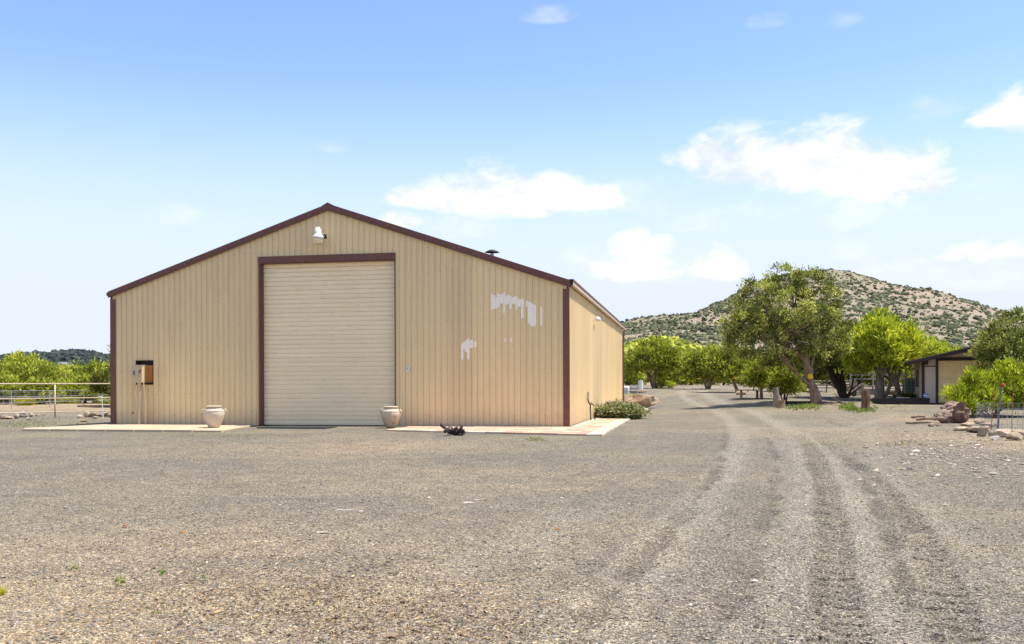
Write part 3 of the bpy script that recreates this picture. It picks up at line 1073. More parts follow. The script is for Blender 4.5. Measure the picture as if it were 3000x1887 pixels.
# jambs and header, reveal inside the opening
MB().bbox(D0 - .07, D1 + .02, -0.085, -0.054, DH - .25, DH + .0).build('door_header', M['brown'], barn)
MB().bbox(D0 - .07, D1 + .02, -0.052, RD + .03, DH - .28, DH - .252).build('header_soffit', M['brown'], barn)
MB().bbox(D0 - .06, D0 + .02, -0.083, -0.051, 0.02, DH - .252).build('door_jamb', M['brown'], barn)
MB().bbox(D0 + .0, D0 + .045, -0.049, RD + .05, 0.02, DH - .283).build('jamb_reveal', M['brown'], barn)
MB().bbox(D1 - .022, D1 + .012, -0.083, -0.051, 0.02, DH - .252).build('door_jamb', M['brown'], barn)
MB().bbox(D1 - .03, D1 + .004, -0.049, RD + .05, 0.02, DH - .283).build('jamb_reveal', M['brown'], barn)
MB().bbox(D0 - .05, D1 + .02, -0.06, RD + .2, -.1, 0.012).build('threshold', M['slab'], barn)
MB().bbox(D0, D1, RD + .12, RD + .15, 0, DH).build('door_backing', M['dark'], barn)

# service recess in the siding
rec = MB()
rec.bbox(MX0 - .03, MX1 + .03, 0.16, 0.19, MZ0 - .03, MZ1 + .03, 0)
rec.bbox(MX0 - .028, MX0, -0.06, 0.159, MZ0, MZ1, 0).bbox(MX1, MX1 + .028, -0.06, 0.159, MZ0, MZ1, 0)
rec.bbox(MX0 - .028, MX1 + .028, -0.06, 0.159, MZ1 + .001, MZ1 + .029, 0).bbox(MX0 - .028, MX1 + .028, -0.06, 0.159, MZ0 - .029, MZ0 - .001, 0)
rec.build('service_recess', M['darktrim'], barn)
MB().bbox(MX0 + .14, MX1 - .10, 0.10, 0.158, MZ0 + .04, MZ1 - .16).build('plywood_board', M['plywood'], barn, bevel=.02)

# ---- meter pedestal in front of the recess
mtr = thing('meter_pedestal', 'tan electric meter cabinet on a square post before the barn wall', 'electric meter', BC + EU * 1.36 - EV * 0.42, -TH)
MB().box((0, 0, 2.03), (.47, .22, .66)).build('cabinet', M['metercab'], mtr, bevel=.012)
MB().box((-.06, -.125, 2.07), (.30, .03, .30)).build('door_panel', M['pipe'], mtr, bevel=.01)
MB().box((-.09, -.148, 2.08), (.085, .012, .17)).build('meter_window', M['glass'], mtr)
MB().box((.19, -.122, 2.0), (.085, .02, .56)).build('breaker_cover', M['pipe'], mtr, bevel=.006)
MB().tube([(.185, -.14, 2.22), (.21, -.17, 2.16), (.13, -.17, 2.08)], .016, 6).build('latch', M['dark'], mtr)
MB().box((.04, .02, .86), (.115, .10, 1.70)).build('post', M['pipe'], mtr, bevel=.008)
MB().tube([(.20, .05, 1.70), (.22, .07, 1.4), (.25, .09, .8), (.24, .09, .04)], .026, 8).build('conduit', M['siding'], mtr)
MB().tube([(-.10, 0, 1.70), (-.19, .04, 1.50), (-.25, .08, 1.3), (-.22, .09, .95), (-.20, .09, .75), (-.24, .05, .52), (-.24, .05, .05)], .013, 6).build('cable', M['metercab'], mtr)
MB().box((-.25, .04, .52), (.05, .04, .05)).build('clamp', M['dark'], mtr)
MB().box((0, 0, 2.375), (.5, .25, .022)).build('rain_cap', M['cream'], mtr)

# ---- lamp in the gable
lamp = thing('yard_light', 'white dusk-to-dawn barn light with a yellowed lens high in the gable', 'outdoor lamp', BC + EU * 8.78 - EV * 0.42 + Vector((0, 0, 6.86)), -TH)
MB().lathe([(0.0, 0.62), (.085, .62), (.085, .56), (.10, .555), (.125, .54), (.125, .40), (.14, .36), (.20, .285), (.225, .22), (.215, .215), (.1, .26)], 24).build('housing', M['white'], lamp, smooth=True)
MB().lathe([(.195, .216), (.20, .19), (.165, .02), (.15, .0), (.08, .02), (0, .03)], 24).build('lens', M['lens'], lamp, smooth=True)
MB().box((0, 0, .645), (.10, .06, .05)).build('photocell', M['galv'], lamp, bevel=.01)
MB().tube([(.05, .1, .42), (.13, .22, .40), (.13, .37, .33)], .028, 8).build('bracket_arm', M['galv'], lamp)
MB().box((.13, .375, .33), (.12, .025, .16)).build('wall_plate', M['darktrim'], lamp)

sb = thing('door_switch', 'small grey-white door control box on the siding beside the roll-up door', 'switch box', BC + EU * 12.16 - EV * 0.075 + Vector((0, 0, 2.16)), -TH)
MB().box((0, 0, 0), (.11, .07, .24)).build('box', M['white'], sb, bevel=.01)
MB().box((0, -.04, .03), (.04, .012, .09)).build('button_plate', M['galv'], sb)

# ---- flood light on the side, faucet and its pipe
fl = thing('flood_light', 'small white flood light under the side eave', 'outdoor lamp', BC + EU * (BW + .07) + EV * 9.2 + Vector((0, 0, 4.55)), -TH)
MB().box((.03, 0, 0), (.04, .16, .14)).build('wall_plate', M['white'], fl)
MB().lathe([(0, 0), (.05, 0), (.08, .16), (.085, .2), (.0, .19)], 14, c=(0, 0, 0)).build('lamp_head', M['white'], fl, smooth=True, loc=(.10, -.10, -.05)).rotation_euler = (R(60), R(50), 0)
MB().lathe([(0, 0), (.05, 0), (.08, .16), (.085, .2), (.0, .19)], 14, c=(0, 0, 0)).build('lamp_head', M['white'], fl, smooth=True, loc=(.10, .10, -.05)).rotation_euler = (R(-60), R(50), 0)

fc = thing('standpipe', 'dark water standpipe and valve against the side wall by the flowering shrub', 'pipe', BC + EU * (BW + .24) + EV * 5.8, -TH)
MB().tube([(0, 0, 0.02), (-.02, 0, .35), (-.03, 0, .72), (-.09, 0, .80), (-.13, 0, .95), (-.13, 0, 1.02)], .026, 8).build('riser', M['blacktimber'], fc)
MB().box((-.11, -.05, 1.12), (.07, .16, .28)).build('outlet_box', M['galv'], fc, bevel=.01)
MB().tube([(-.03, 0, .74), (.08, 0, .74), (.13, 0, .66)], .026, 8).build('spout', M['blacktimber'], fc)
MB().tube([(.10, .6, .02), (.12, .6, .36), (.16, .6, .45), (.20, .6, .30)], .03, 8).build('hose_bib', M['blacktimber'], fc)
MB().box((0, 0, .80), (.10, .10, .03)).build('valve_handle', M['redjunk'], fc)

# ---- roof vent
ventb = BC + EU * 14.95 + EV * 1.9
vent = thing('roof_vent', 'small dark mushroom vent cap standing above the roof slope', 'roof vent', ventb + Vector((0, 0, roof_z(14.95) - .40)), -TH)
MB().tube([(0, 0, 0), (0, 0, .62)], .07, 12).build('pipe', M['galv'], vent)
MB().lathe([(0, .78), (.10, .77), (.27, .69), (.28, .67), (.05, .64), (0, .64)], 20).build('cap', M['darktrim'], vent, smooth=True)

# ---- paving: slab on the left, pavers on the right and along the side
slab = thing('concrete_walk', 'long low concrete walk in front of the barn beside the left pot', 'walkway', (0, 0, 0))
fx = [at(65, 1263), at(345, 1265), at(650, 1267)]
back = [BC - EU * 3.2 - EV * .3, BC - EU * .2 - EV * .06, BC + EU * 6.15 - EV * .06]
rs_ = random.Random(5)
NSL = 7
for i in range(NSL):
    def lerp(t):
        f_ = fx[0].lerp(fx[2], t)
        a0, a1 = BC - EU * 3.4 - EV * 4.3, BC + EU * 6.1 - EV * .09
        b_ = a0.lerp(a1, t)
        if t > .28:
            b_ = (BC - EV * .09) + EU * ((t - .28) / .72 * 6.1 - .1)
        else:
            b_ = at(72, 1260.5).lerp(BC - EU * .1 - EV * .09, t / .28)
        return f_, b_
    f0, b0 = lerp(i / NSL + .002)
    f1, b1 = lerp((i + 1) / NSL - .002)
    zt = 0.075 + rs_.uniform(-.006, .006)
    pts = [f0, f1, b1, b0]
    vts = [(p.x, p.y, -.12) for p in pts] + [(p.x, p.y, zt) for p in pts]
    MB().add(vts, [(4, 5, 6, 7), (0, 1, 5, 4), (1, 2, 6, 5), (2, 3, 7, 6), (3, 0, 4, 7)]).build('slab', M['slab'], slab, bevel=.012)

pat = thing('paver_walk', 'brick and cream paver walk wrapping the right front corner of the barn', 'walkway', BC, -TH)
fr = [at(1130, 1264), at(1758, 1278)]
frl = [((p - BC).dot(EU), (p - BC).dot(EV)) for p in fr]


def front_v(u):
    return frl[0][1] + (frl[1][1] - frl[0][1]) * (u - frl[0][0]) / (frl[1][0] - frl[0][0])


UR = BW + 1.72
red, cream = [], []
rs_ = random.Random(8)
# front field, rows parallel to the wall
uu_ = frl[0][0]
PWD, PDP = 0.60, 0.36
while uu_ < UR - .5:
    u1_ = min(uu_ + PWD, UR - .5)
    vf = front_v(uu_)
    cream.append((uu_, u1_, vf, vf + .42, front_v(u1_)))
    v_ = vf + .43
    while v_ < -0.10:
        v2 = min(v_ + PDP, -.095)
        if v2 - v_ > .06:
            red.append((uu_, u1_, v_, v2, None))
        v_ += PDP + .008
    uu_ = u1_ + .010
v_ = front_v(UR) + .05
while v_ < 26.5:
    cream.append((UR - .48, UR, v_, v_ + .55, None))
    v_ += .562
v_ = 0.02
while v_ < 26.0:
    if v_ > 0:
        cream.append((BW + .10, BW + .40, v_, v_ + .42, None))
        red.append((BW + .41, BW + .80, v_, v_ + .42, None))
        red.append((BW + .81, UR - .49, v_, v_ + .42, None))
    v_ += .43
camu, camv = (Vector((0, 0, 0)) - BC).dot(EU), (Vector((0, 0, 0)) - BC).dot(EV)
allp = [(p, 'r') for p in red] + [(p, 'c') for p in cream]
allp.sort(key=lambda q: math.hypot((q[0][0] + q[0][1]) / 2 - camu, (q[0][2] + q[0][3]) / 2 - camv))
rest_r, rest_c = MB(), MB()
unit = None
for i, ((a, b, c, d, c2), kd) in enumerate(allp):
    zt = 0.055 + rs_.uniform(-.006, .006)
    c2 = c if c2 is None else c2
    vts = [(a, c, -.05), (b, c2, -.05), (b, d, -.05), (a, d, -.05), (a, c, zt), (b, c2, zt + rs_.uniform(-.003, .003)), (b, d, zt), (a, d, zt)]
    fcs = [(4, 5, 6, 7), (0, 1, 5, 4), (1, 2, 6, 5), (2, 3, 7, 6), (3, 0, 4, 7)]
    usered = (kd == 'r' and rs_.random() < .84) or (kd == 'c' and c2 != c and rs_.random() < .3)
    mm = M['paverred'] if usered else M['pavercream']
    if i < 290:
        MB().add(vts, fcs).build('paver', mm, pat)
    else:
        (rest_r if kd == 'r' else rest_c).add(vts, fcs)
tag(rest_r.build('far_brick_paver', M['paverred'], pat), kind='stuff')
tag(rest_c.build('far_cream_paver', M['pavercream'], pat), kind='stuff')
MB().add([(frl[0][0], frl[0][1] + .02, .035), (UR - .02, front_v(UR) + .04, .035), (UR - .02, 26.4, .035), (BW + .08, 26.4, .035), (BW + .08, -.08, .035), (frl[0][0], -.08, .035)], [(0, 1, 2, 3, 4, 5)]).build('bedding_sand', M['sand'], pat)

mtb = onland(at(860, 1259))
mat_o = MB().box((0, 0, .0), (2.6, 1.2, .03)).build('door_mat', M['rubber'], None, loc=mtb + Vector((0, 0.6, .03)), rz=-TH, bevel=.008)
tag(mat_o, 'thin dark rubber mat lying at the foot of the roll-up door', 'mat')

# ---- the two clay pots
def make_pot(loc, mt, label, rz):
    t = thing('clay_pot', label, 'pot', loc, rz, 'clay pots by the barn door')
    k_ = 0.90
    MB().lathe([(0, 0), (.19, 0), (.205, .02), (.25, .12), (.32, .28), (.37, .43), (.385, .52), (.378, .57), (.36, .61)], 36).build('body', mt, t, smooth=True)
    MB().lathe([(.36, .611), (.365, .63), (.33, .67), (.26, .705), (.235, .72), (.225, .74)], 36).build('shoulder', mt, t, smooth=True)
    MB().lathe([(.226, .741), (.24, .755), (.285, .775), (.292, .79), (.285, .805), (.24, .81), (.20, .79), (.19, .70), (.3, .55), (.28, .3), (.1, .1), (0, .09)], 36).build('rim', mt, t, smooth=True)
    MB().tube([Vector((.372 * math.cos(a), .372 * math.sin(a), .605 + .012 * math.sin(a * 3))) for a in np.linspace(0, 2 * math.pi, 30)], .014, 6).build('rope_band', mt, t, smooth=True)
    for s in (-1, 1):
        MB().tube([(s * .33, 0, .66), (s * .40, 0, .68), (s * .43, 0, .63), (s * .42, 0, .56), (s * .375, 0, .53)], [.02, .026, .03, .026, .02], 8).build('handle', mt, t, smooth=True)
    return t


pb = at(627, 1259)
make_pot(Vector((pb.x, pb.y, .078)), M['pot'], 'clean cream clay pot with lug handles on the concrete walk', R(20)).scale = (.96,) * 3
pb = at(1145, 1257)
make_pot(Vector((pb.x, pb.y, .06)), M['potworn'], 'stained cream clay pot with brown spots at the door edge', R(-15)).scale = (.93,) * 3

# ---- crumpled dark clump
def rock_mesh(seed, sub=2, rough=0.25, squash=(1, 1, .7), angular=0.5):
    import bmesh
    bm = bmesh.new()
    bmesh.ops.create_icosphere(bm, subdivisions=sub, radius=1)
    r_ = random.Random(seed)
    planes = [(Vector((r_.gauss(0, 1), r_.gauss(0, 1), r_.gauss(0, 1))).normalized(), r_.uniform(.45, .88)) for _ in range(12)]
    from mathutils import noise as mn
    off = Vector((seed * 3.1, seed * 1.7, seed))
    for v_ in bm.verts:
        co = v_.co.copy()
        for nrm, dd_ in planes:
            e = co.dot(nrm) - dd_
            if e > 0:
                co -= nrm * e * angular * 1.6
        co *= 1 + rough * mn.noise(co * 1.6 + off) + rough * .5 * mn.noise(co * 4 + off)
        v_.co = Vector((co.x * squash[0], co.y * squash[1], co.z * squash[2]))
    vs_ = [tuple(v_.co) for v_ in bm.verts]
    fs_ = [tuple(v_.index for v_ in f.verts) for f in bm.faces]
    bm.free()
    return vs_, fs_


def rock(name, loc, size, label, cat='rock', mt='rock', seed=1, sub=2, squash=(1, 1, .7), rough=.25, rz=0, group=None, sink=.25, smooth=False):
    vs_, fs_ = rock_mesh(seed, sub, rough * .7, squash, .6)
    o = MB().add([(a * size, b * size, c * size) for a, b, c in vs_], fs_).build(name, M[mt], None, smooth=smooth, loc=loc + Vector((0, 0, size * squash[2] * (1 - sink * 2))), rz=rz)
    return tag(o, label, cat, group)


q = onland(at(1330, 1276))
rag = thing('crumpled_bag', 'crumpled black plastic bag lying on the gravel below the paint patches', 'bag', q)
for i, (dx_, dz_, s_) in enumerate(((-.17, .16, .21), (.12, .12, .22), (.25, .10, .13))):
    vs_, fs_ = rock_mesh(40 + i, 3, 1.1, (1, .8, .9), .9)
    MB().add([(a * s_ + dx_, b * s_, c * s_ + dz_) for a, b, c in vs_], fs_).build('fold', M['bag'], rag)

# ================================================================== HILLS
def hill(name, prof_, dbase, dridge, hb, mt, seed, rough, nA=260, nR=60, pxr=(0, 0)):
    """a real hill: ridge height per bearing, slopes rising from dbase to dridge and falling behind"""
    pxs = np.linspace(prof_[0][0], prof_[-1][0], nA)
    top = np.interp(pxs, [p[0] for p in prof_], [p[1] for p in prof_])
    top = top + (fbm(pxs * .03, pxs * 0, 3, seed) - .5) * 6
    t = np.linspace(0, 1.6, nR)
    shape = np.where(t <= 1, (np.sin((np.clip(t, 0, 1) - .5) * math.pi) + 1) / 2 * .35 + .65 * np.clip(t, 0, 1) ** .9, np.clip(1 - (t - 1) ** 1.5 * 1.6, 0, 1))
    V_ = []
    for i, tt in enumerate(t):
        d = dbase + (dridge - dbase) * tt
        X = (pxs - CX) / F
        x, y = X * d, np.full(nA, d)
        ytop = EYE + (HY - top - ROLL * (pxs - CX)) / F * dridge
        hh = hb + (ytop - hb) * shape[i]
        k_ = min(1, 4 * tt) * (1 - np.exp(-((tt - 1) / .12) ** 2) * .8)
        hh = hh + (fbm(x * .012 + 7, y * .012, 4, seed + 3) - .5) * rough * k_
        V_.append(np.stack([x, y, hh], 1))
    V_ = np.concatenate(V_)
    ii_ = np.arange(nR * nA).reshape(nR, nA)
    q_ = np.stack([ii_[:-1, :-1], ii_[:-1, 1:], ii_[1:, 1:], ii_[1:, :-1]], -1).reshape(-1, 4)
    o = np_mesh(name, V_, q_, mt, smooth=True)
    tag(o, kind='structure')
    return V_.reshape(nR, nA, 3)


def hill_mat(name, c1, c2, c3, sc):
    m, t, out = new_mat(name)
    g_ = t.n('ShaderNodeNewGeometry').outputs['Position']
    a = t.noise(g_, sc, 6, .65)
    b = t.noise(g_, sc * 6, 5, .7)
    c = t.mix(t.rng(a, .4, .6), c1, c2)
    c = t.mix(t.rng(b, .48, .62), c, c3)
    d = t.n('ShaderNodeBsdfDiffuse')
    t.link(c, d.inputs[0])
    t.link(d.outputs[0], out.inputs[0])
    return m


M['hill'] = hill_mat('cinder_hill', (0.31, 0.24, 0.18), (0.25, 0.21, 0.155), (0.24, 0.22, 0.14), .012)
M['hillgreen'] = hill_mat('green_foothill', (0.27, 0.26, 0.15), (0.21, 0.23, 0.12), (0.36, 0.30, 0.20), .02)
M['farhill'] = hill_mat('far_hill', (0.105, 0.105, 0.115), (0.075, 0.082, 0.09), (0.15, 0.14, 0.15), .004)  # distance haze painted as a blue-grey surface colour

prof_main = [(1500, 1080), (1600, 1040), (1700, 1000), (1780, 975), (1831, 959), (1900, 943), (1960, 934), (2043, 921), (2080, 903), (2130, 882), (2165, 860), (2240, 832), (2330, 806), (2429, 797), (2492, 801), (2566, 822), (2654, 847), (2778, 872), (2865, 894), (2915, 913), (3000, 945), (3100, 975), (3300, 1020), (3600, 1070)]
Vm = hill('hill', prof_main, 330, 900, 4.0, M['hill'], 11, 26, nA=340, nR=70)
prof_foot = [(1400, 1118), (1600, 1080), (1750, 1040), (1830, 1010), (1900, 985), (1980, 990), (2060, 1020), (2150, 1060), (2250, 1090), (2500, 1100), (3000, 1105), (3400, 1118)]
Vf = hill('foothill', prof_foot, 240, 480, 2.5, M['hillgreen'], 17, 5, nA=200, nR=40)
prof_far = [(-500, 1060), (-200, 1045), (0, 1045), (60, 1040), (130, 1041), (170, 1032), (215, 1027), (260, 1029), (300, 1041), (340, 1050), (420, 1058), (600, 1070), (900, 1090)]
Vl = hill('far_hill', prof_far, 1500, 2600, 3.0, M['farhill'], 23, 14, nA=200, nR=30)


def shrubs(name, grid, n, smin, smax, mt, label, seed, tmax=1.05, pxr=None):
    r_ = np.random.default_rng(seed)
    nR_, nA_ = grid.shape[:2]
    fi = r_.random(n * 3) ** .8 * (nR_ - 1) / 1.6 * tmax
    fj = r_.random(n * 3) * (nA_ - 1)
    i0, j0 = np.minimum(fi.astype(int), nR_ - 2), np.minimum(fj.astype(int), nA_ - 2)
    ti, tj = (fi - i0)[:, None], (fj - j0)[:, None]
    p = (grid[i0, j0] * (1 - ti) + grid[i0 + 1, j0] * ti) * (1 - tj) + (grid[i0, j0 + 1] * (1 - ti) + grid[i0 + 1, j0 + 1] * ti) * tj
    px_ = CX + p[:, 0] / p[:, 1] * F
    dens = fbm(p[:, 0] * .01, p[:, 1] * .01 + 3, 3, seed)
    ok = (r_.random(len(p)) < np.clip((dens - .2) * 2.2, .35, 1))
    if pxr:
        ok &= (px_ > pxr[0]) & (px_ < pxr[1])
    p = p[ok][:n]
    n = len(p)
    # 11-vertex low lump: ring, upper ring, top
    k_ = 5
    a_ = np.arange(k_) * 2 * np.pi / k_
    ringb = np.stack([np.cos(a_), np.sin(a_), np.full(k_, -.1)], 1)
    ringm = np.stack([np.cos(a_ + .6) * .85, np.sin(a_ + .6) * .85, np.full(k_, .62)], 1)
    base = np.concatenate([ringb, ringm, [[0, 0, 1.1]]])
    v_ = base[None] * r_.uniform(.7, 1.25, (n, 11, 1)) + r_.normal(0, .13, (n, 11, 3))
    s_ = (smin + (smax - smin) * r_.random(n) ** 2.5) * (.7 + .8 * np.clip(fbm(p[:, 0] * .03, p[:, 1] * .03, 2, seed + 5), 0, 1))
    v_ = v_ * s_[:, None, None] * np.array([1, 1, .95]) + p[:, None, :]
    f_ = []
    for j in range(k_):
        j2 = (j + 1) % k_
        f_ += [[j, j2, k_ + j], [j2, k_ + j2, k_ + j], [k_ + j, k_ + j2, 10]]
    f_ = np.array(f_)
    ff = (f_[None] + (np.arange(n) * 11)[:, None, None]).reshape(-1, 3)
    o = np_mesh(name, v_.reshape(-1, 3), ff, M[mt], fattr={'tone': np.clip(np.repeat(r_.random(n), len(f_)) + r_.normal(0, .2, n * len(f_)), 0, 1)})
    tag(o, label, 'shrubs', kind='stuff')


shrubs('hillside_shrubs', Vm, 20000, 0.4, 1.8, 'hillshrub', 'dark green scrub dotting the reddish hill', 5, pxr=(1600, 3200))
shrubs('foothill_shrubs', Vf, 3500, 0.9, 2.2, 'juniper', 'yellow green scrub covering the low foothill', 6, pxr=(1600, 3200))
shrubs('far_hill_shrubs', Vl, 3600, 4, 9, 'farshrub', 'scrub on the distant hill beyond the fences, haze painted in as blue grey', 9, pxr=(-300, 500))

# ================================================================== TREES
def crown_arrays(lobes, nclump, nleaf, clump_r, leaf_l, leaf_w, up, seed, rmin=.55, bottom=None, spread=.7):
    r_ = np.random.default_rng(seed)
    lo = np.array([l[0] for l in lobes], float)
    ra = np.array([l[1] if hasattr(l[1], '__len__') else (l[1],) * 3 for l in lobes], float)
    w_ = (ra.prod(1)) ** (2 / 3)
    idx = r_.choice(len(lobes), nclump * 2, p=w_ / w_.sum())
    d = r_.normal(0, 1, (nclump * 2, 3))
    d /= np.linalg.norm(d, axis=1)[:, None]
    rr_ = r_.uniform(rmin ** 3, 1, (nclump * 2, 1)) ** (1 / 3)
    c = lo[idx] + d * rr_ * ra[idx]
    keep = np.ones(len(c), bool)
    for k_ in range(len(lobes)):
        e = (((c - lo[k_]) / (ra[k_] * .62)) ** 2).sum(1)
        keep &= ~((e < 1) & (idx != k_))
    if bottom is not None:
        keep &= c[:, 2] > bottom
    c, d = c[keep][:nclump], d[keep][:nclump]
    nc = len(c)
    ct = np.clip(r_.random(nc) * .9 + .12 * (c[:, 2] - c[:, 2].mean()) / (c[:, 2].std() + 1e-6) * 0, 0, 1)
    cs = r_.uniform(.65, 1.35, nc)
    cc = np.repeat(c, nleaf, 0)
    out_ = np.repeat(d, nleaf, 0)
    css = np.repeat(cs, nleaf)[:, None]
    N = len(cc)
    off = r_.normal(0, 1, (N, 3)) * clump_r * .5 * css * np.array([1, 1, .8])
    pos = cc + off
    dirn = out_ * .6 + off / clump_r * .8 + r_.normal(0, spread, (N, 3)) + np.array([0, 0, up])
    dirn /= np.linalg.norm(dirn, axis=1)[:, None]
    ref = out_ * .55 + off / clump_r * .5 + r_.normal(0, .4, (N, 3)) + np.array([0.1, -.15, .8])
    sd = np.cross(dirn, ref)
    sd /= np.linalg.norm(sd, axis=1)[:, None] + 1e-9
    l_ = leaf_l * r_.uniform(.6, 1.4, (N, 1))
    w2 = leaf_w * r_.uniform(.6, 1.3, (N, 1))
    v_ = np.stack([pos, pos + dirn * l_ * .45 + sd * w2, pos + dirn * l_, pos + dirn * l_ * .45 - sd * w2], 1).reshape(-1, 3)
    tn = np.clip(.5 + (np.repeat(ct, nleaf) - .5) * .8 + r_.normal(0, .16, N), 0, 1)
    return v_, np.arange(N * 4).reshape(-1, 4), tn


def wander(a, b, n, amp, r_):
    a, b = Vector(a), Vector(b)
    pts = []
    for i in range(n + 1):
        t = i / n
        p = a.lerp(b, t)
        if 0 < i < n:
            p += Vector((r_.uniform(-amp, amp), r_.uniform(-amp, amp), r_.uniform(-amp, amp) * .5))
        pts.append(p)
    return pts


PROTO = {}


def tree_thing(name, label, cat, loc, H, style, seed, group, bark='bark', stems=None, key=None, scale=None, rz=0.0, lobes=None, nclump=240, nleaf=26, leaf='juniper', bottom=None, leaf_l=.26, leaf_w=.05, clump=.36, up=.5, bare=.18, width=1.0, rmin=.55, shape='round', depth=None):
    """a juniper or pinyon: trunk, limbs and a crown of leaf sprays in clumps; unit size is metres"""
    t = thing(name, label, cat, loc, rz, group)
    if key and key in PROTO:
        src = PROTO[key]
        for ch in src[0].children:
            c_ = ch.copy()
            C.objects.link(c_)
            c_.parent = t
        k_ = H / src[1]
        wmul = width / src[2]
        t.scale = (k_ * wmul, k_ * wmul, k_)
        return t
    r_ = random.Random(seed)
    if lobes is None:
        lobes = []
        hw = H * .5 * width
        if shape == 'round':
            nl = 9
            for i in range(nl):
                a = 2 * math.pi * i / nl + r_.uniform(-.3, .3)
                rr2 = hw * r_.uniform(.35, .68)
                lobes.append(((math.cos(a) * rr2, math.sin(a) * rr2, H * r_.uniform(.34, .72)), (hw * r_.uniform(.34, .48), hw * r_.uniform(.34, .48), H * r_.uniform(.14, .22))))
            lobes.append(((r_.uniform(-.1, .1) * hw, 0, H * .78), (hw * .42, hw * .42, H * .20)))
            lobes.append(((r_.uniform(-.3, .3) * hw, 0, H * .55), (hw * .6, hw * .6, H * .25)))
        elif shape == 'fan':
            for i in range(11):
                a = 2 * math.pi * i / 11 + r_.uniform(-.3, .3)
                rr2 = hw * r_.uniform(.3, .75)
                lobes.append(((math.cos(a) * rr2, math.sin(a) * rr2 * .8, H * (.30 + .25 * r_.random() + .22 * (1 - rr2 / hw))), (hw * r_.uniform(.22, .36), hw * r_.uniform(.25, .36), H * r_.uniform(.16, .26))))
            lobes.append(((0, 0, H * .72), (hw * .42, hw * .42, H * .27)))
        else:  # low mass down to the ground
            for i in range(10):
                a = 2 * math.pi * i / 10 + r_.uniform(-.3, .3)
                rr2 = hw * r_.uniform(.3, .7)
                lobes.append(((math.cos(a) * rr2, math.sin(a) * rr2, H * r_.uniform(.18, .58)), (hw * r_.uniform(.3, .45), hw * r_.uniform(.3, .45), H * r_.uniform(.16, .26))))
            lobes.append(((0, 0, H * .66), (hw * .5, hw * .5, H * .30)))
    v_, f_, tn = crown_arrays([(c_, tuple(.9 * q for q in (r3 if hasattr(r3, '__len__') else (r3,) * 3))) for c_, r3 in lobes], nclump, nleaf, clump, leaf_l, leaf_w, up, seed, rmin, bottom)
    np_mesh('crown', v_, f_, M[leaf], t, fattr={'tone': tn})
    tb = MB()
    if stems is None:
        stems = [([(0, 0, -.15), (r_.uniform(-.1, .1) * H * .3, 0, H * .2), (r_.uniform(-.1, .1) * H * .5, r_.uniform(-.05, .05) * H, H * .45), (r_.uniform(-.05, .05) * H, 0, H * .75)], [H * .045, H * .032, H * .024, H * .010])]
        if shape != 'round' or r_.random() < .6:
            stems.append(([(H * .02, 0, -.1), (H * .10, H * .03, H * .22), (H * .2, H * .02, H * .48)], [H * .03, H * .022, H * .010]))
            stems.append(([(-H * .02, 0, -.1), (-H * .12, -H * .03, H * .2), (-H * .22, -H * .02, H * .45)], [H * .028, H * .02, H * .010]))
    for path, radii in stems:
        pts, rad_ = [], []
        for i in range(len(path) - 1):
            seg = wander(path[i], path[i + 1], 3, radii[i] * .35, r_)
            for j in range(3):
                pts.append(seg[j])
                rad_.append(radii[i] + (radii[i + 1] - radii[i]) * j / 3)
        pts.append(Vector(path[-1]))
        rad_.append(radii[-1])
        tb.tube(pts, rad_, 9, jit=.16, rnd=r_)
    tb.build('trunk', M[bark], t, smooth=True)
    lb = MB()
    main = stems[0][0]
    for (c_, ra_) in lobes:
        st = stems[r_.randrange(len(stems))][0]
        s0 = Vector(st[min(len(st) - 2, r_.randrange(1, len(st)))])
        pts = wander(s0, Vector(c_), 4, H * .03, r_)
        r0 = H * .014
        lb.tube(pts, [r0, r0 * .8, r0 * .6, r0 * .45, r0 * .25], 6)
        for _ in range(3):
            e = Vector(c_) + Vector((r_.uniform(-1, 1), r_.uniform(-1, 1), r_.uniform(-.6, .8))) * (ra_[0] if hasattr(ra_, '__len__') else ra_) * .9
            lb.tube(wander(pts[r_.randrange(1, 4)], e, 3, H * .02, r_), [r0 * .45, r0 * .35, r0 * .25, r0 * .12], 5)
    lb.build('limb', M[bark], t, smooth=True)
    if key:
        PROTO[key] = (t, H, width)
    return t


def place(px, top, d):
    b = foot(px, d)
    zt = EYE + (HY - top - ROLL * (px - CX)) / F * d
    return b, zt - b.z


# --- the leaning pinyon, lobes traced as volumes at its own depth
D = 52.0
base = onland(at(2397, 1184))
D = base.y


def rel(px, py, dy=0.0):
    p = P(px, py, D + dy)
    return p - base


def relr(r):
    return r / F * D


pl = []
for px, py, dy, rx_, rz_ in ((2215, 860, -.6, 50, 42), (2300, 815, .3, 62, 42), (2385, 825, -.2, 62, 44), (2425, 880, .5, 42, 46), (2170, 905, .4, 38, 44), (2190, 950, -.9, 58, 52),
                             (2140, 960, .2, 38, 44), (2260, 900, -1.2, 70, 60), (2330, 900, -1.5, 66, 60), (2170, 1010, -.3, 48, 42), (2240, 1000, -1.3, 58, 50), (2290, 960, .9, 60, 60), (2400, 940, -.9, 56, 50),
                             (2440, 960, .4, 40, 46), (2455, 1010, .3, 38, 40), (2390, 1010, -.9, 52, 42), (2240, 1050, .1, 44, 30), (2310, 1010, -.2, 56, 42), (2420, 1045, .5, 44, 34), (2300, 1060, .9, 44, 28), (2350, 960, 1.4, 80, 70), (2250, 930, 1.5, 70, 60)):
    p = rel(px, py, dy)
    pl.append(((p.x, p.y, p.z), (relr(rx_), relr((rx_ + rz_) / 2), relr(rz_))))
fork = rel(2362, 1062)
t1 = rel(2348, 985)
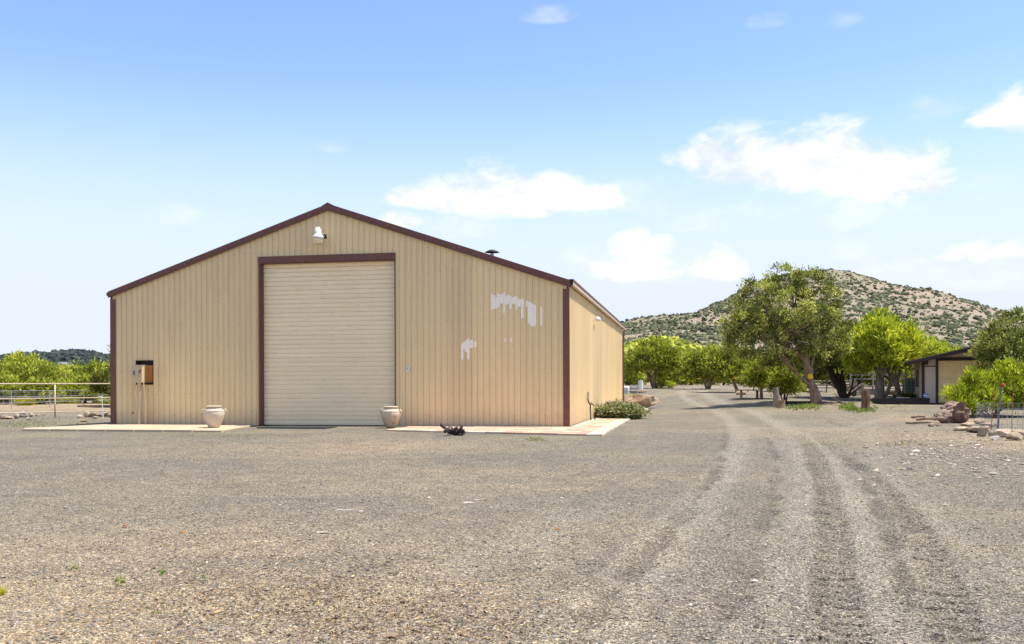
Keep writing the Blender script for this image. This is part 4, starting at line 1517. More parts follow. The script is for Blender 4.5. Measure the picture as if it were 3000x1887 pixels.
stems = [([(0, 0, -.1), rel(2385, 1140), rel(2370, 1095), fork, t1, rel(2355, 900), rel(2400, 840)], [.33, .26, .24, .22, .15, .10, .05]),
         ([fork, rel(2345, 1038, -.2), rel(2318, 1024, -.4), rel(2290, 1020, -.5), rel(2230, 985, -.6)], [.16, .14, .13, .10, .05])]
stems = [([tuple(q) for q in a], b) for a, b in stems]
pinyon = tree_thing('pinyon_tree', 'large pinyon leaning over a bare forked trunk beside the drive', 'tree', base, 7.6, 'x', 3, None, bark='bark', stems=stems, lobes=pl, nclump=540, nleaf=96, leaf='pinyon', clump=.31, leaf_l=.15, leaf_w=.034, up=.35, rmin=.74)
dead = MB()
r_ = random.Random(4)
for _ in range(26):
    a = rel(2350 + r_.uniform(-50, 60), 960 + r_.uniform(-40, 60), r_.uniform(-2, -.5))
    e = a + Vector((r_.uniform(-.9, .9), r_.uniform(-.5, .1), r_.uniform(-.4, .6)))
    dead.tube(wander(a, e, 3, .08, r_), [.025, .018, .012, .006], 5)
dead.build('dead_twig', M['greybark'], pinyon)
MB().lathe([(0, 0), (.17, .0), (.17, .02), (0, .02)], 12).build('yellow_tag', M['yellow'], pinyon, loc=rel(2374, 1103, -.33)).rotation_euler = (R(90), 0, 0)

# --- other trees on the right
GR = 'junipers around the drive and yard'
b, H = place(1918, 988, 92)
tree_thing('juniper_tree', 'broad yellow green juniper just beyond the far end of the barn', 'tree', b, H, 'x', 21, GR, leaf='juniper', shape='fan', width=1.32, nclump=420, nleaf=30, bottom=H * .14, leaf_l=.34, leaf_w=.055, clump=.42, key='fanA', up=.9)
b, H = place(2075, 1012, 88)
tree_thing('juniper_tree', 'rounded bright juniper at the bend of the drive, framed by the pinyon crown', 'tree', b, H, 'x', 22, GR, leaf='juniper', shape='round', width=1.25, nclump=380, nleaf=28, leaf_l=.34, leaf_w=.055, clump=.42, key='roundA', up=.8)
b, H = place(2138, 1000, 76)
tree_thing('juniper_tree', 'slender-trunked juniper with a yellow tag beside the gravel drive', 'tree', b, H, 'x', 23, GR, leaf='juniper', shape='round', width=.95, nclump=300, nleaf=28, bottom=H * .32, leaf_l=.30, leaf_w=.05, clump=.38, up=.7,
           stems=[([(.6, 0, -.1), (.35, 0, H * .22), (.1, 0, H * .45), (0, 0, H * .75)], [.15, .12, .09, .04])])
b, H = place(2232, 1040, 63)
tree_thing('juniper_tree', 'small open juniper on a thin pale trunk behind the pinyon', 'tree', b, H, 'x', 24, GR, leaf='juniper', shape='round', width=1.05, nclump=220, nleaf=24, bottom=H * .30, leaf_l=.26, leaf_w=.045, clump=.34, bark='wood', up=.6)
b, H = place(2298, 1085, 58)
tree_thing('juniper_tree', 'low feathery juniper growing behind the cut stump', 'tree', b, H, 'x', 25, GR, leaf='juniper', shape='round', width=1.2, nclump=150, nleaf=22, bottom=H * .35, leaf_l=.24, leaf_w=.04, clump=.3, bark='darkbark', up=.5)
b, H = place(2470, 940, 64)
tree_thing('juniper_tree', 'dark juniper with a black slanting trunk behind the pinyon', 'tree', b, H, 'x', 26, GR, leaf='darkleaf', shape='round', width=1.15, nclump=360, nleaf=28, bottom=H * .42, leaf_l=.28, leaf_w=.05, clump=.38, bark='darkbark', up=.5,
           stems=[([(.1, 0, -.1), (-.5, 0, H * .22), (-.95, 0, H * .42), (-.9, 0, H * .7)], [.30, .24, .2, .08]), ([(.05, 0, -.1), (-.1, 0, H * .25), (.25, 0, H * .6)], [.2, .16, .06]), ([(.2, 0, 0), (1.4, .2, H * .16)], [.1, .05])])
b, H = place(2580, 903, 60)
tree_thing('juniper_tree', 'tall bright green juniper with a thick grey trunk near the outbuilding', 'tree', b, H, 'x', 27, GR, leaf='bright', shape='fan', width=1.02, nclump=560, nleaf=32, bottom=H * .33, leaf_l=.32, leaf_w=.045, clump=.38, bark='greybark', up=1.1,
           stems=[([(-.1, 0, -.1), (-.05, 0, H * .22), (.1, 0, H * .40), (0, 0, H * .75)], [.29, .24, .18, .07]), ([(.2, .1, -.1), (.75, .1, H * .2), (.9, 0, H * .5)], [.13, .10, .05]), ([(.1, 0, H * .3), (.8, -.2, H * .37), (1.7, -.3, H * .38)], [.10, .08, .04]), ([(1.3, .2, -.1), (1.0, .1, H * .2), (1.5, 0, H * .45)], [.17, .13, .06])])
b, H = place(2672, 965, 72)
tree_thing('juniper_tree', 'bright juniper filling in behind the outbuilding corner', 'tree', b, H, 'x', 28, GR, leaf='bright', shape='round', width=1.15, nclump=320, nleaf=26, bottom=H * .2, leaf_l=.32, leaf_w=.05, clump=.4, up=.9, key='brightA')
b, H = place(2755, 1000, 84)
tree_thing('juniper_tree', 'dull green juniper showing above the outbuilding roof', 'tree', b, H, 'x', 28, GR, leaf='bright', width=1.2, key='brightA', rz=2.0)
b, H = place(2355, 1010, 78)
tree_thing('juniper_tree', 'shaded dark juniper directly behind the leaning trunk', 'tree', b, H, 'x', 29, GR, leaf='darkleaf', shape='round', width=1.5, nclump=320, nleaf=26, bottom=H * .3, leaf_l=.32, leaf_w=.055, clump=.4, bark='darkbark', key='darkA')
tall = (2990, 893, 50.5)
b, H = place(*tall)
tree_thing('pinyon_tree', 'dense dark pinyon overhanging the outbuilding roof at the frame edge', 'tree', b, H, 'x', 31, None, leaf='pinyon', shape='round', width=1.0, nclump=560, nleaf=50, bottom=H * .26, leaf_l=.19, leaf_w=.034, clump=.26, bark='bark', up=.4,
           stems=[([(-.4, 0, -.1), (-.45, 0, H * .3), (0, 0, H * .6)], [.18, .15, .06]), ([(-.4, 0, H * .15), (-1.0, -.2, H * .33), (-1.4, -.2, H * .45)], [.12, .09, .04])])
# far tree line behind the drive
far = [(1840, 1040, 118), (1975, 1048, 124), (2025, 1060, 128), (2120, 1050, 122), (2200, 1045, 118), (2270, 1040, 112), (2330, 1050, 122), (2410, 1050, 112), (2500, 1040, 110), (2560, 1050, 118), (2630, 1050, 104), (2700, 1030, 108), (2790, 1030, 112), (2860, 1030, 105), (2950, 1030, 100), (3030, 1020, 95), (3100, 1000, 90), (1890, 1075, 135), (2060, 1072, 135)]
farlab = ['far juniper low beside the barn end', 'far juniper closing the end of the drive', 'far juniper past the drive bend, lowest of its row', 'far juniper seen under the slim tagged tree', 'far juniper left of the stump line', 'far juniper behind the low feathery one',
          'far juniper seen between stump and leaning trunk', 'far juniper behind the slanting black trunk', 'far juniper behind the pipe corral gate', 'far juniper behind the thick grey trunk', 'far juniper behind the corral corner', 'far juniper just behind the outbuilding eave',
          'far juniper hidden mostly by the outbuilding roof', 'far juniper behind the outbuilding ridge', 'far juniper behind the dense pinyon', 'far juniper at the frame edge behind the pinyon', 'far juniper beyond the frame edge', 'far small juniper in the gap at the barn end', 'far small juniper at the drive vanishing point']
for i, ((px, top, d), lb) in enumerate(zip(far, farlab)):
    b, H = place(px, top, d)
    tree_thing('juniper_tree', lb, 'tree', b, H, 'x', 50 + i, 'junipers in the tree line beyond the yard', leaf='juniper', shape='low', width=1.5 + .25 * (i % 3), nclump=260, nleaf=26, leaf_l=.42, leaf_w=.075, clump=.5, key='lowA' if i % 2 else 'lowB', rz=i * 1.7, bark='darkbark', up=.7)
# left trees
left = [(70, 1030, 92, 1.75, 'large rounded juniper standing above the fences at the frame edge', 'leftbig'), (155, 1068, 104, 1.6, 'juniper just right of the large rounded one', 'lowA'), (215, 1064, 112, 1.7, 'olive juniper mid-way between large juniper and barn', 'lowB'), (275, 1062, 108, 1.6, 'yellowish juniper nearest the barn corner', 'lowA'),
        (330, 1060, 116, 1.6, 'juniper partly hidden by the barn corner trim', 'lowB'), (-40, 1070, 88, 1.6, 'juniper cut off by the frame edge', 'lowA'), (20, 1095, 84, 1.5, 'low juniper in front of the large rounded one', 'lowB'), (120, 1100, 84, 1.7, 'low shaded juniper behind the wire fence', 'lowB'), (190, 1098, 92, 1.7, 'low green juniper above the yellow bush', 'lowA'),
        (250, 1095, 90, 1.8, 'low loose juniper behind the yellow bush', 'lowB'), (-110, 1050, 100, 1.6, 'juniper outside the frame edge by the fence', 'lowB'), (310, 1100, 88, 1.5, 'low juniper touching the barn corner', 'lowA'), (400, 1080, 110, 1.5, 'juniper hidden behind the barn wall', 'lowA')]
for i, (px, top, d, w_, lb, key) in enumerate(left):
    b, H = place(px, top, d)
    tree_thing('juniper_tree', lb, 'tree', b, H, 'x', 90 + i, 'junipers behind the corral fences', leaf='juniper', shape='low', width=w_, nclump=560, nleaf=28, leaf_l=.34, leaf_w=.06, clump=.42, key=key, rz=i * 2.3, bark='darkbark', up=.5)
b, H = place(336, 1064, 76)
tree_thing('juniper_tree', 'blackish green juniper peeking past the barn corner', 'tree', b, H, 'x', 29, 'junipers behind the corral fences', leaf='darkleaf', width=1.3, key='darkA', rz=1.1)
b, H = place(374, 965, 70)
tree_thing('pinyon_tree', 'tall pinyon behind the barn with only a twig tip showing', 'tree', b, H, 'x', 33, None, leaf='pinyon', shape='round', width=.5, nclump=260, nleaf=30, bottom=H * .3, leaf_l=.22, leaf_w=.035, clump=.32, bark='bark')

# --- bushes
def bush(name, label, px, py, w_, h_, leaf, seed, nclump=160, nleaf=26, leaf_l=.12, leaf_w=.03, clump=.16, up=.6, cat='shrub', group=None, dome=False, dy=0.0):
    b = onland(at(px, py)) + Vector((0, dy, 0))
    t = thing(name, label, cat, b, 0, group)
    r_ = random.Random(seed)
    lobes = [((0, 0, h_ * .45), (w_ * .38, w_ * .38, h_ * .5))]
    if not dome:
        for i in range(7):
            a = i * .9 + r_.uniform(-.2, .2)
            lobes.append(((math.cos(a) * w_ * .27, math.sin(a) * w_ * .25, h_ * r_.uniform(.2, .55)), (w_ * .2, w_ * .2, h_ * r_.uniform(.3, .42))))
    v_, f_, tn = crown_arrays(lobes, nclump, nleaf, clump, leaf_l, leaf_w, up, seed, .4, bottom=.0)
    np_mesh('foliage', v_, f_, M[leaf], t, fattr={'tone': tn})
    st = MB()
    for i in range(7):
        a = i * .9
        e = (math.cos(a) * w_ * .3, math.sin(a) * w_ * .25, h_ * r_.uniform(.5, .8))
        st.tube(wander((0, 0, -.05), e, 3, .05 * h_, r_), [.03 * h_, .022 * h_, .015 * h_, .006 * h_], 5)
    st.build('stem', M['twig'], t)
    return t


D_B = at(2860, 1222)
bright = thing('feathery_bush', 'big bright yellow green feathery bush in front of the outbuilding door', 'shrub', onland(D_B))
bb = bright.location
DB = bb.y
bl = []
for px, py, rx_, rz_, dy in ((2800, 1165, 30, 34, -.3), (2830, 1185, 40, 26, -.5), (2850, 1140, 38, 34, 0), (2845, 1105, 18, 22, -.2), (2905, 1122, 40, 40, .3), (2900, 1170, 50, 34, -.4), (2950, 1100, 46, 42, .3), (2965, 1150, 52, 44, 0), (3010, 1090, 50, 34, .4), (3030, 1140, 60, 60, .4), (2880, 1140, 60, 44, .9), (2960, 1120, 60, 50, 1.2)):
    p = P(px, py, DB + dy) - bb
    bl.append((tuple(p), tuple(.9 * q / F * DB for q in (rx_, rx_, rz_))))
v_, f_, tn = crown_arrays(bl, 520, 40, .20, .20, .028, .75, 77, .45, bottom=.02, spread=.45)
np_mesh('foliage', v_, f_, M['bright'], bright, fattr={'tone': tn})
st = MB()
r_ = random.Random(5)
for c_, _ in bl:
    st.tube(wander((r_.uniform(-.3, 1.2), .2, -.05), c_, 4, .1, r_), [.04, .03, .02, .014, .008], 5)
st.build('stem', M['twig'], bright)

fsh = bush('flowering_shrub', 'low pale green shrub with pink flowers on the paver walk against the side wall', 1812, 1226, 2.0, .78, 'succulent', 61, 220, 30, .10, .034, .13, .5)
# flowers
fp = MB()
r_ = random.Random(9)
for _ in range(150):
    a, e = r_.uniform(0, 6.28), r_.uniform(.1, 1.3)
    c_ = (math.cos(a) * math.cos(e) * 1.0, math.sin(a) * math.cos(e) * .85, .12 + math.sin(e) * .72)
    fp.box(c_, (.045, .045, .03), r_.uniform(0, 3))
tag(fp.build('flower', mat('pale_flower', (0.62, 0.50, 0.42), .8, bump=0), fsh), kind='stuff')
fsh.scale = (1.35, 1.9, 1.0)
b2 = bush('grass_clump', 'small green clump beside the large boulder at the barn end', 1842, 1190, .6, .8, 'bright', 62, 50, 20, .3, .012, .16, 1.2, cat='plant')

for i, (px, py, w_, h_, lb) in enumerate(((292, 1174, 3.2, .95, 'largest yellow rabbitbrush beside the barn corner'), (72, 1188, 1.9, .55, 'low yellow rabbitbrush under the wire fence'), (205, 1182, 2.6, .55, 'dull olive brush by the middle fence post'), (320, 1183, 2.2, .6, 'olive brush tucked against the barn corner'))):
    bush('rabbitbrush', lb, px, py, w_, h_, 'yellowbush' if i < 2 else 'juniper', 70 + i, 90, 24, .14, .03, .2, .6, group='yellow brush behind the pipe fence', dome=True)
bush('small_bush', 'small round yellow green bush at the foot of the far trees', 1962, 1137, 1.2, .75, 'bright', 80, 60, 20, .12, .03, .16, .6, dome=True)
bush('small_bush', 'upright bright seedling beside the barn-end juniper', 1938, 1138, 1.1, 1.9, 'bright', 81, 80, 20, .14, .03, .2, .9, dome=True)

# weeds
def weeds(name, label, spots, seed, leaf='greengrass'):
    r_ = np.random.default_rng(seed)
    vs_, tn_ = [], []
    for px, py, n_, sx_, sy_, h_ in spots:
        for _ in range(n_):
            q = at(px + r_.normal(0, sx_), py + r_.normal(0, sy_))
            z0 = float(gz(q.x, q.y))
            for _b in range(6):
                a = r_.uniform(0, 6.28)
                l_ = h_ * r_.uniform(.5, 1.3)
                ln = r_.uniform(.2, .8)
                bx, by = q.x + r_.normal(0, h_ * .15), q.y + r_.normal(0, h_ * .15)
                w2 = h_ * .07
                tip = (bx + math.cos(a) * l_ * ln, by + math.sin(a) * l_ * ln, z0 + l_ * (1 - ln * .5))
                m1 = (bx + math.cos(a) * l_ * ln * .35 - math.sin(a) * w2, by + math.sin(a) * l_ * ln * .35 + math.cos(a) * w2, z0 + l_ * .5)
                m2 = (bx + math.cos(a) * l_ * ln * .35 + math.sin(a) * w2, by + math.sin(a) * l_ * ln * .35 - math.cos(a) * w2, z0 + l_ * .5)
                vs_ += [(bx, by, z0 - .01), m1, tip, m2]
                tn_.append(r_.random())
    o = np_mesh(name, np.array(vs_), np.arange(len(vs_)).reshape(-1, 4), M[leaf], fattr={'tone': tn_})
    return tag(o, label, 'weeds', kind='stuff')


weeds('yard_weeds', 'sparse green weeds along the walk and in the left yard', [(50, 1243, 110, 60, 6, .09), (200, 1235, 50, 60, 7, .08), (700, 1283, 60, 60, 9, .05), (560, 1272, 30, 50, 4, .05), (1568, 1288, 60, 16, 3, .06), (2650, 1300, 30, 30, 4, .06)], 1)
weeds('near_weeds', 'tiny bright weeds sprouting in the near gravel', [(350, 1705, 16, 10, 5, .035), (210, 1663, 12, 9, 5, .03), (473, 1677, 12, 6, 5, .035), (600, 1690, 8, 6, 5, .025), (460, 1817, 10, 5, 4, .025), (100, 1706, 6, 5, 4, .02), (770, 1760, 5, 5, 4, .02)], 2)
weeds('tree_weeds', 'grey green weeds at the foot of the leaning pinyon and stumps', [(2325, 1196, 50, 14, 4, .16), (2372, 1194, 90, 22, 5, .2), (2485, 1196, 70, 10, 5, .3), (2535, 1202, 80, 16, 4, .2), (2505, 1203, 30, 16, 4, .15), (2600, 1195, 20, 30, 6, .12)], 3)
weeds('yellow_flowers', 'small yellow flowering weed at the near frame edge', [(6, 1735, 14, 5, 6, .04)], 4, 'yellowbush')

# ================================================================== ROCKS AND WOOD
q = onland(at(1875, 1197))
rock('boulder', q, 1.22, 'big tan boulder at the corner of the barn past the flowering shrub', 'boulder', 'rock', 8, 3, (1.0, .8, .58), .3, sink=.18, rz=.3)
q = onland(at(1868, 1152))
MB().tube([q + Vector((-2.0, 0, .12)), q + Vector((0, .1, .14)), q + Vector((1.0, .2, .12))], [.14, .13, .1], 9).build('log', M['wood'], None)
tag(bpy.data.objects['log'], 'short pale log lying by the cage at the barn end', 'log')
# left rock piles
GL = 'rocks under the pipe fence'
lab = [('flat tan rock at the frame edge by the fence', 15, 1228, .55, (1.3, .7, .4)), ('pale slab rock tilted against a round one', 48, 1226, .36, (.7, .6, .9)), ('round cream rock topping the left pile', 66, 1222, .42, (1.1, .9, .7)), ('grey flat rock at the front of the left pile', 84, 1230, .36, (1.3, .7, .4)),
       ('pinkish rock at the right end of the left pile', 92, 1221, .30, (1, .8, .8)), ('small rock right of the left pile', 112, 1219, .24, (1, .8, .7)), ('pebble-like rock between the two piles', 128, 1217, .18, (1, .8, .7)), ('low brown rock starting the barn-side pile', 235, 1223, .30, (1.3, .8, .5)),
       ('tall jagged reddish rock on the barn-side pile', 257, 1222, .34, (.8, .7, 1.0)), ('square tan rock beside the jagged one', 272, 1222, .34, (1, .9, .8)), ('small dark rock lying in front of the barn-side pile', 243, 1236, .24, (1.3, .8, .5)), ('cream rock behind the white standpipe', 288, 1220, .30, (1, .9, .7)),
       ('rounded tan rock right of the white standpipe', 312, 1220, .36, (1.1, .9, .9)), ('low rock touching the barn corner trim', 326, 1225, .34, (1.2, .9, .7)), ('sunlit rock at the base of the barn-side pile', 280, 1227, .24, (1.4, .8, .6))]
for i, (lb, px, py, s_, sq) in enumerate(lab):
    rock('rock', onland(at(px, py)), s_ * .68, lb, 'rock', 'whiterock' if i in (1, 2, 3) else 'rock', 100 + i, 2, sq, .3, rz=i * .7, group=GL, sink=.2)
# right border rocks
GRR = 'stone edging of the planting bed'
lab = [('long flat tan slab in the middle of the stone edging', 2870, 1268, .50, (1.35, .7, .34)), ('upright grey wedge stone leaning on the long slab', 2880, 1280, .30, (.9, .7, .9)), ('thin stone behind the wedge stone', 2815, 1262, .32, (1.5, .5, .4)), ('broad slab by the leaning rebar stake', 2945, 1281, .50, (1.3, .7, .36)),
       ('small white stone in front of the broad slab', 2914, 1290, .16, (1.2, .7, .6)), ('rounded tan stone near the frame edge', 2972, 1290, .28, (1.2, .8, .7)), ('dark brown stone at the frame edge', 2995, 1287, .34, (1.1, .8, .7)), ('pale stone behind the long slab', 2900, 1252, .32, (1.7, .6, .35)),
       ('rough stone under the hollow log', 2835, 1250, .26, (1.6, .7, .5)), ('white flat stone by the red-capped post', 2950, 1265, .30, (1.8, .6, .25)), ('small rusty stone beside the wedge stone', 2905, 1277, .16, (1, .8, .7)), ('shadowed stone far back in the bed', 2870, 1243, .26, (1.5, .8, .6))]
for i, (lb, px, py, s_, sq) in enumerate(lab):
    rock('rock', onland(at(px, py)), s_ * .88, lb, 'rock', 'whiterock' if i in (4, 9) else 'rock', 130 + i, 2, sq, .28, rz=-.3 + (i % 3) * .3, group=GRR, sink=.18)
# hollow log stump
q = onland(at(2795, 1240))
lg = thing('weathered_stump', 'big weathered hollow log with dark splits in the planting bed', 'stump', q)
for nm, dx_, dy_, dz_, s_, sq, sd in (('root_mass', -.34, 0, .28, .44, (1.05, .8, .66), 155), ('split_bole', .16, -.08, .32, .48, (.80, .8, .88), 156), ('upper_bole', .0, .18, .56, .40, (1.15, .8, .70), 157)):
    vs_, fs_ = rock_mesh(sd, 3, .45, sq, .35)
    MB().add([(a * s_ + dx_, b_ * s_ + dy_, c_ * s_ + dz_) for a, b_, c_ in vs_], fs_).build(nm, M['bark'] if nm != 'split_bole' else M['rustbark'], lg)
# loose bark and wood bits
r_ = random.Random(31)
for i, (px, py, L_, lb) in enumerate(((2690, 1243, .9, 'pale broken branch lying nearest the drive edge'), (2715, 1233, .8, 'brown branch piece behind the pale broken one'), (2760, 1232, .7, 'bark strip against the hollow log'), (2740, 1250, .6, 'splintered stick below the bark strip'), (2690, 1225, .6, 'small dark log piece farthest from the log'))):
    a = onland(at(px, py))
    an = r_.uniform(-.4, .4)
    o = MB().tube(wander((-L_ / 2, 0, .05), (L_ / 2, 0, .07 + r_.uniform(0, .08)), 4, .03, r_), [.05, .06, .05, .05, .03], 7).build('branch', M['wood' if i % 2 == 0 else 'bark'], None, loc=a, rz=an)
    tag(o, lb, 'branch', 'broken wood beside the hollow log')
nm_ = np.array([[*onland(at(2780 + rng.normal(0, 130), min(1420, max(1225, 1310 + rng.normal(0, 45)))))] for _ in range(900)])
chips = stones('bed_stones', nm_ + [0, 0, .01], rng.gamma(3, .007, 900) + .010, np.clip(rng.normal(.6, .2, 900), 0, 1), flatness=.5)
tag(chips, 'tan stones and chips spilling from the planting bed', 'stones', kind='stuff')
# single stones bedded in the yard
GY_ = 'stones bedded in the drive'
for i, (px, py, w_, sq, mt, lb) in enumerate(((945, 1561, 28, (1, .55, .12), 'whiterock', 'flat white stone bedded in the gravel, widest near the middle'), (1005, 1497, 32, (1, .22, .08), 'whiterock', 'long thin white streak of stone behind the flat white one'), (1055, 1500, 18, (1, .35, .1), 'whiterock', 'small white stone at the end of the thin streak'), (1372, 1473, 20, (1, .5, .12), 'whiterock', 'white chip of stone farthest up the gravel'), (1398, 1466, 14, (1, .5, .12), 'whiterock', 'tiny white chip beside the farthest one'),
                                                       (850, 1538, 11, (1, .6, .2), 'whiterock', 'small whitish pebble left of the flat white stone'), (1145, 1864, 40, (1, .55, .2), 'rock', 'tan flat rock at the very front of the yard'), (595, 1852, 12, (1, .8, .7), 'rock', 'small orange-brown pebble at the front'), (1255, 1462, 9, (1, .8, .5), 'whiterock', 'round pebble near the white chips'), (460, 1760, 9, (1, .8, .6), 'rock', 'round tan pebble near the weeds'), (2770, 1480, 13, (1, .5, .3), 'rock', 'brown stone out on the right of the drive'))):
    q = onland(at(px, py))
    s_ = w_ / F * q.y
    rock('stone', q, s_, lb, 'stone', mt, 170 + i, 2, sq, .3, rz=i * .1, group=GY_, sink=.12)
for px, py in ((1632, 1556), (532, 1568), (365, 1545)):
    q = onland(at(px, py))
    o = MB().add([(-.035, 0, .01), (0, -.02, .03), (.04, .005, .015), (.0, .025, .035)], [(0, 1, 2, 3)]).build('dry_leaf', M['orange'], None, loc=q + Vector((0, 0, .004)))
    tag(o, {1632: 'orange dry leaf alone on the gravel below the bag', 532: 'orange dry leaf on the left gravel', 365: 'tiny orange leaf above the weeds'}[px], 'leaf', 'dry orange leaves')

# stumps
q = onland(at(2288, 1194))
stp = thing('cut_stump', 'short sawn stump with a pale barked side below the pinyon', 'stump', q)
MB().tube([(0, 0, -.1), (0, 0, .2), (0, 0, .42)], [.24, .21, .22], 14, jit=.08, rnd=random.Random(2)).build('bole', M['wood'], stp)
MB().lathe([(0, .424), (.2, .424)], 14).build('cut_face', M['endgrain'], stp)
MB().tube([(-.02, .9, -.1), (.02, .9, .6), (-.04, .9, 1.1)], [.2, .17, .13], 9, jit=.2, rnd=random.Random(6)).build('broken_snag', M['greybark'], stp)
q = onland(at(2535, 1203))
st2 = thing('log_post', 'thick upright log post with peeling bark near the weeds', 'stump', q)
MB().tube([(0, 0, -.1), (.02, 0, .3), (.04, 0, .65), (.02, 0, 1.02)], [.23, .19, .20, .17], 14, jit=.2, rnd=random.Random(8)).build('bole', M['rustbark'], st2)
MB().lathe([(0, 1.025), (.155, 1.025)], 14, c=(.02, 0, 0)).build('cut_face', M['endgrain'], st2)
a = onland(at(2440, 1184))
e = onland(at(2512, 1202))
fb = thing('fallen_branch', 'dark forked fallen branch between the pinyon and the log post', 'branch', a)
MB().tube(wander((0, 0, .35), e - a + Vector((0, 0, .05)), 6, .06, random.Random(3)), [.05, .06, .07, .07, .06, .06, .03], 7).build('stem', M['darkbark'], fb)
MB().tube(wander((.5, 0, .25), (.1, .1, .65), 3, .05, random.Random(3)), [.05, .04, .03, .015], 6).build('fork', M['darkbark'], fb)
MB().tube(wander((-.9, .1, .1), (.7, 0, .1), 4, .04, random.Random(13)), [.06, .07, .07, .06, .04], 7).build('fork', M['bark'], fb)
a = onland(at(2320, 1184))
o = MB().box((0, 0, .09), (1.9, .2, .18)).build('timber', M['blacktimber'], None, loc=a + Vector((.35, 0, 0)))
tag(o, 'dark squared timber on the ground left of the leaning trunk', 'timber')
a = onland(at(2172, 1156))
b_ = rock('rock', a, .42, 'rounded brown rock at the tree island edge', 'rock', 'rock', 191, 2, (1.1, .8, .75), .3)

# bench
a = foot(2196, 62)
bn = thing('plank_bench', 'low plank bench on two posts between the slim trees', 'bench', a)
MB().box((-.05, 0, .62), (1.75, .32, .06)).build('seat', M['greybark'], bn)
for dx_ in (-.55, .5):
    MB().tube([(dx_, 0, -.1), (dx_, 0, .59)], .08, 8).build('leg', M['wood' if dx_ < 0 else 'darkbark'], bn)
a = Vector(foot(2153, 75.2))
tg = MB().box((0, 0, 0), (.2, .03, .2)).build('yellow_tag', M['yellow'], None, loc=P(2153, 1107, 74.5))
tag(tg, 'small yellow tag on the slim juniper trunk', 'tag')

# ================================================================== FENCES
def fence_line(p0, p1, n):
    return [p0.lerp(p1, i / n) for i in range(n + 1)]


A0 = P(0, 1133, 44.9)
A1 = P(332, 1133, 48.9)
A0.z = A1.z = 0
dirf = (A1 - A0).normalized()
ppost = P(161, 1130, 46.8)
ppost.z = 0
pf = thing('pipe_fence', 'cream painted pipe fence with three rails left of the barn', 'fence', ppost)
for h_ in (.30, .98, 1.70):
    MB().tube([-dirf * 14 + Vector((0, 0, h_)), -dirf * 5 + Vector((0, 0, h_)), dirf * 4.4 + Vector((0, 0, h_))], .029 if h_ < 1.5 else .036, 10).build('rail', M['pipe'], pf, smooth=True)
post0 = None
for k_ in (-4, -3, -2, -1, 0, 1):
    if post0 is None:
        post0 = MB().tube([(0, 0, -.3), (0, 0, 1.66)], .04, 10).build('post', M['pipe'], pf, smooth=True)
        s = post0
    else:
        s = post0.copy()
        C.objects.link(s)
        s.parent = pf
    s.location = dirf * 3.1 * k_
MB().tube([dirf * 3.0 + Vector((0, -.02, .95)), dirf * 4.2 + Vector((0, -.02, .05))], .02, 6).build('brace', M['pipe'], pf)
q = onland(at(303, 1226))
sp = thing('white_standpipe', 'thin white standpipe with a short elbow by the barn-side rocks', 'pipe', q)
MB().tube([(0, 0, -.05), (-.05, 0, .5), (-.07, 0, 1.0)], .021, 8).build('pipe', M['white'], sp)
MB().tube([(-.07, 0, 1.0), (-.10, 0, 1.04), (-.26, 0, 1.03)], .026, 8).build('elbow', M['white'], sp)

wf0, wf1 = foot(33, 66), foot(332, 80)
d2 = (wf1 - wf0) / 3
wf = thing('wire_panel_fence', 'galvanised wire panel fence behind the cream pipe fence', 'fence', wf0)
p0 = None
for k_ in (-3, -2, -1, 0, 1, 2, 3, 4):
    b_ = wf0 + d2 * k_ - wf0
    if p0 is None:
        p0 = MB().tube([(0, 0, -.2), (0, 0, 1.30)], .035, 8).build('post', M['galv'], wf)
        s = p0
    else:
        s = p0.copy()
        C.objects.link(s)
        s.parent = wf
    s.location = b_
for h_ in (.42, .85, 1.27):
    MB().tube([d2 * -3 + Vector((0, 0, h_)), d2 * 4 + Vector((0, 0, h_))], .02, 8).build('rail', M['galv'], wf)
wm = MB()
L_ = (d2 * 7).length
ud = d2.normalized()
for i in range(int(L_ / .6)):
    p_ = d2 * -3 + ud * (i * .6)
    wm.tube([p_ + Vector((0, 0, .42)), p_ + Vector((0, 0, 1.27))], .007, 4, cap=False)
for i in range(5):
    h_ = .5 + i * .16
    wm.tube([d2 * -3 + Vector((0, 0, h_)), d2 * 4 + Vector((0, 0, h_))], .007, 4, cap=False)
tag(wm.build('wire_mesh', M['galv'], wf), kind='stuff')
pk = MB().box((0, 0, .08), (3.2, .3, .14)).build('timber', M['wood'], None, loc=onland(at(290, 1193)), rz=-.05)
tag(pk, 'long pale timber lying on the dirt behind the pipe fence', 'timber')
fb0 = foot(250, 1400)
fbld = thing('distant_shed', 'tiny pale building at the foot of the distant hill', 'building', foot(190, 1300) + Vector((0, 0, 28)))
MB().box((0, 0, 0), (14, 8, 5)).build('wall', M['cream'], fbld)
MB().add([(-8, -5, 2.6), (8, -5, 2.6), (8, 0, 4.6), (-8, 0, 4.6), (-8, 5, 2.6), (8, 5, 2.6)], [(0, 1, 2, 3), (3, 2, 5, 4), (0, 3, 4), (1, 5, 2)]).build('roof', M['galv'], fbld)

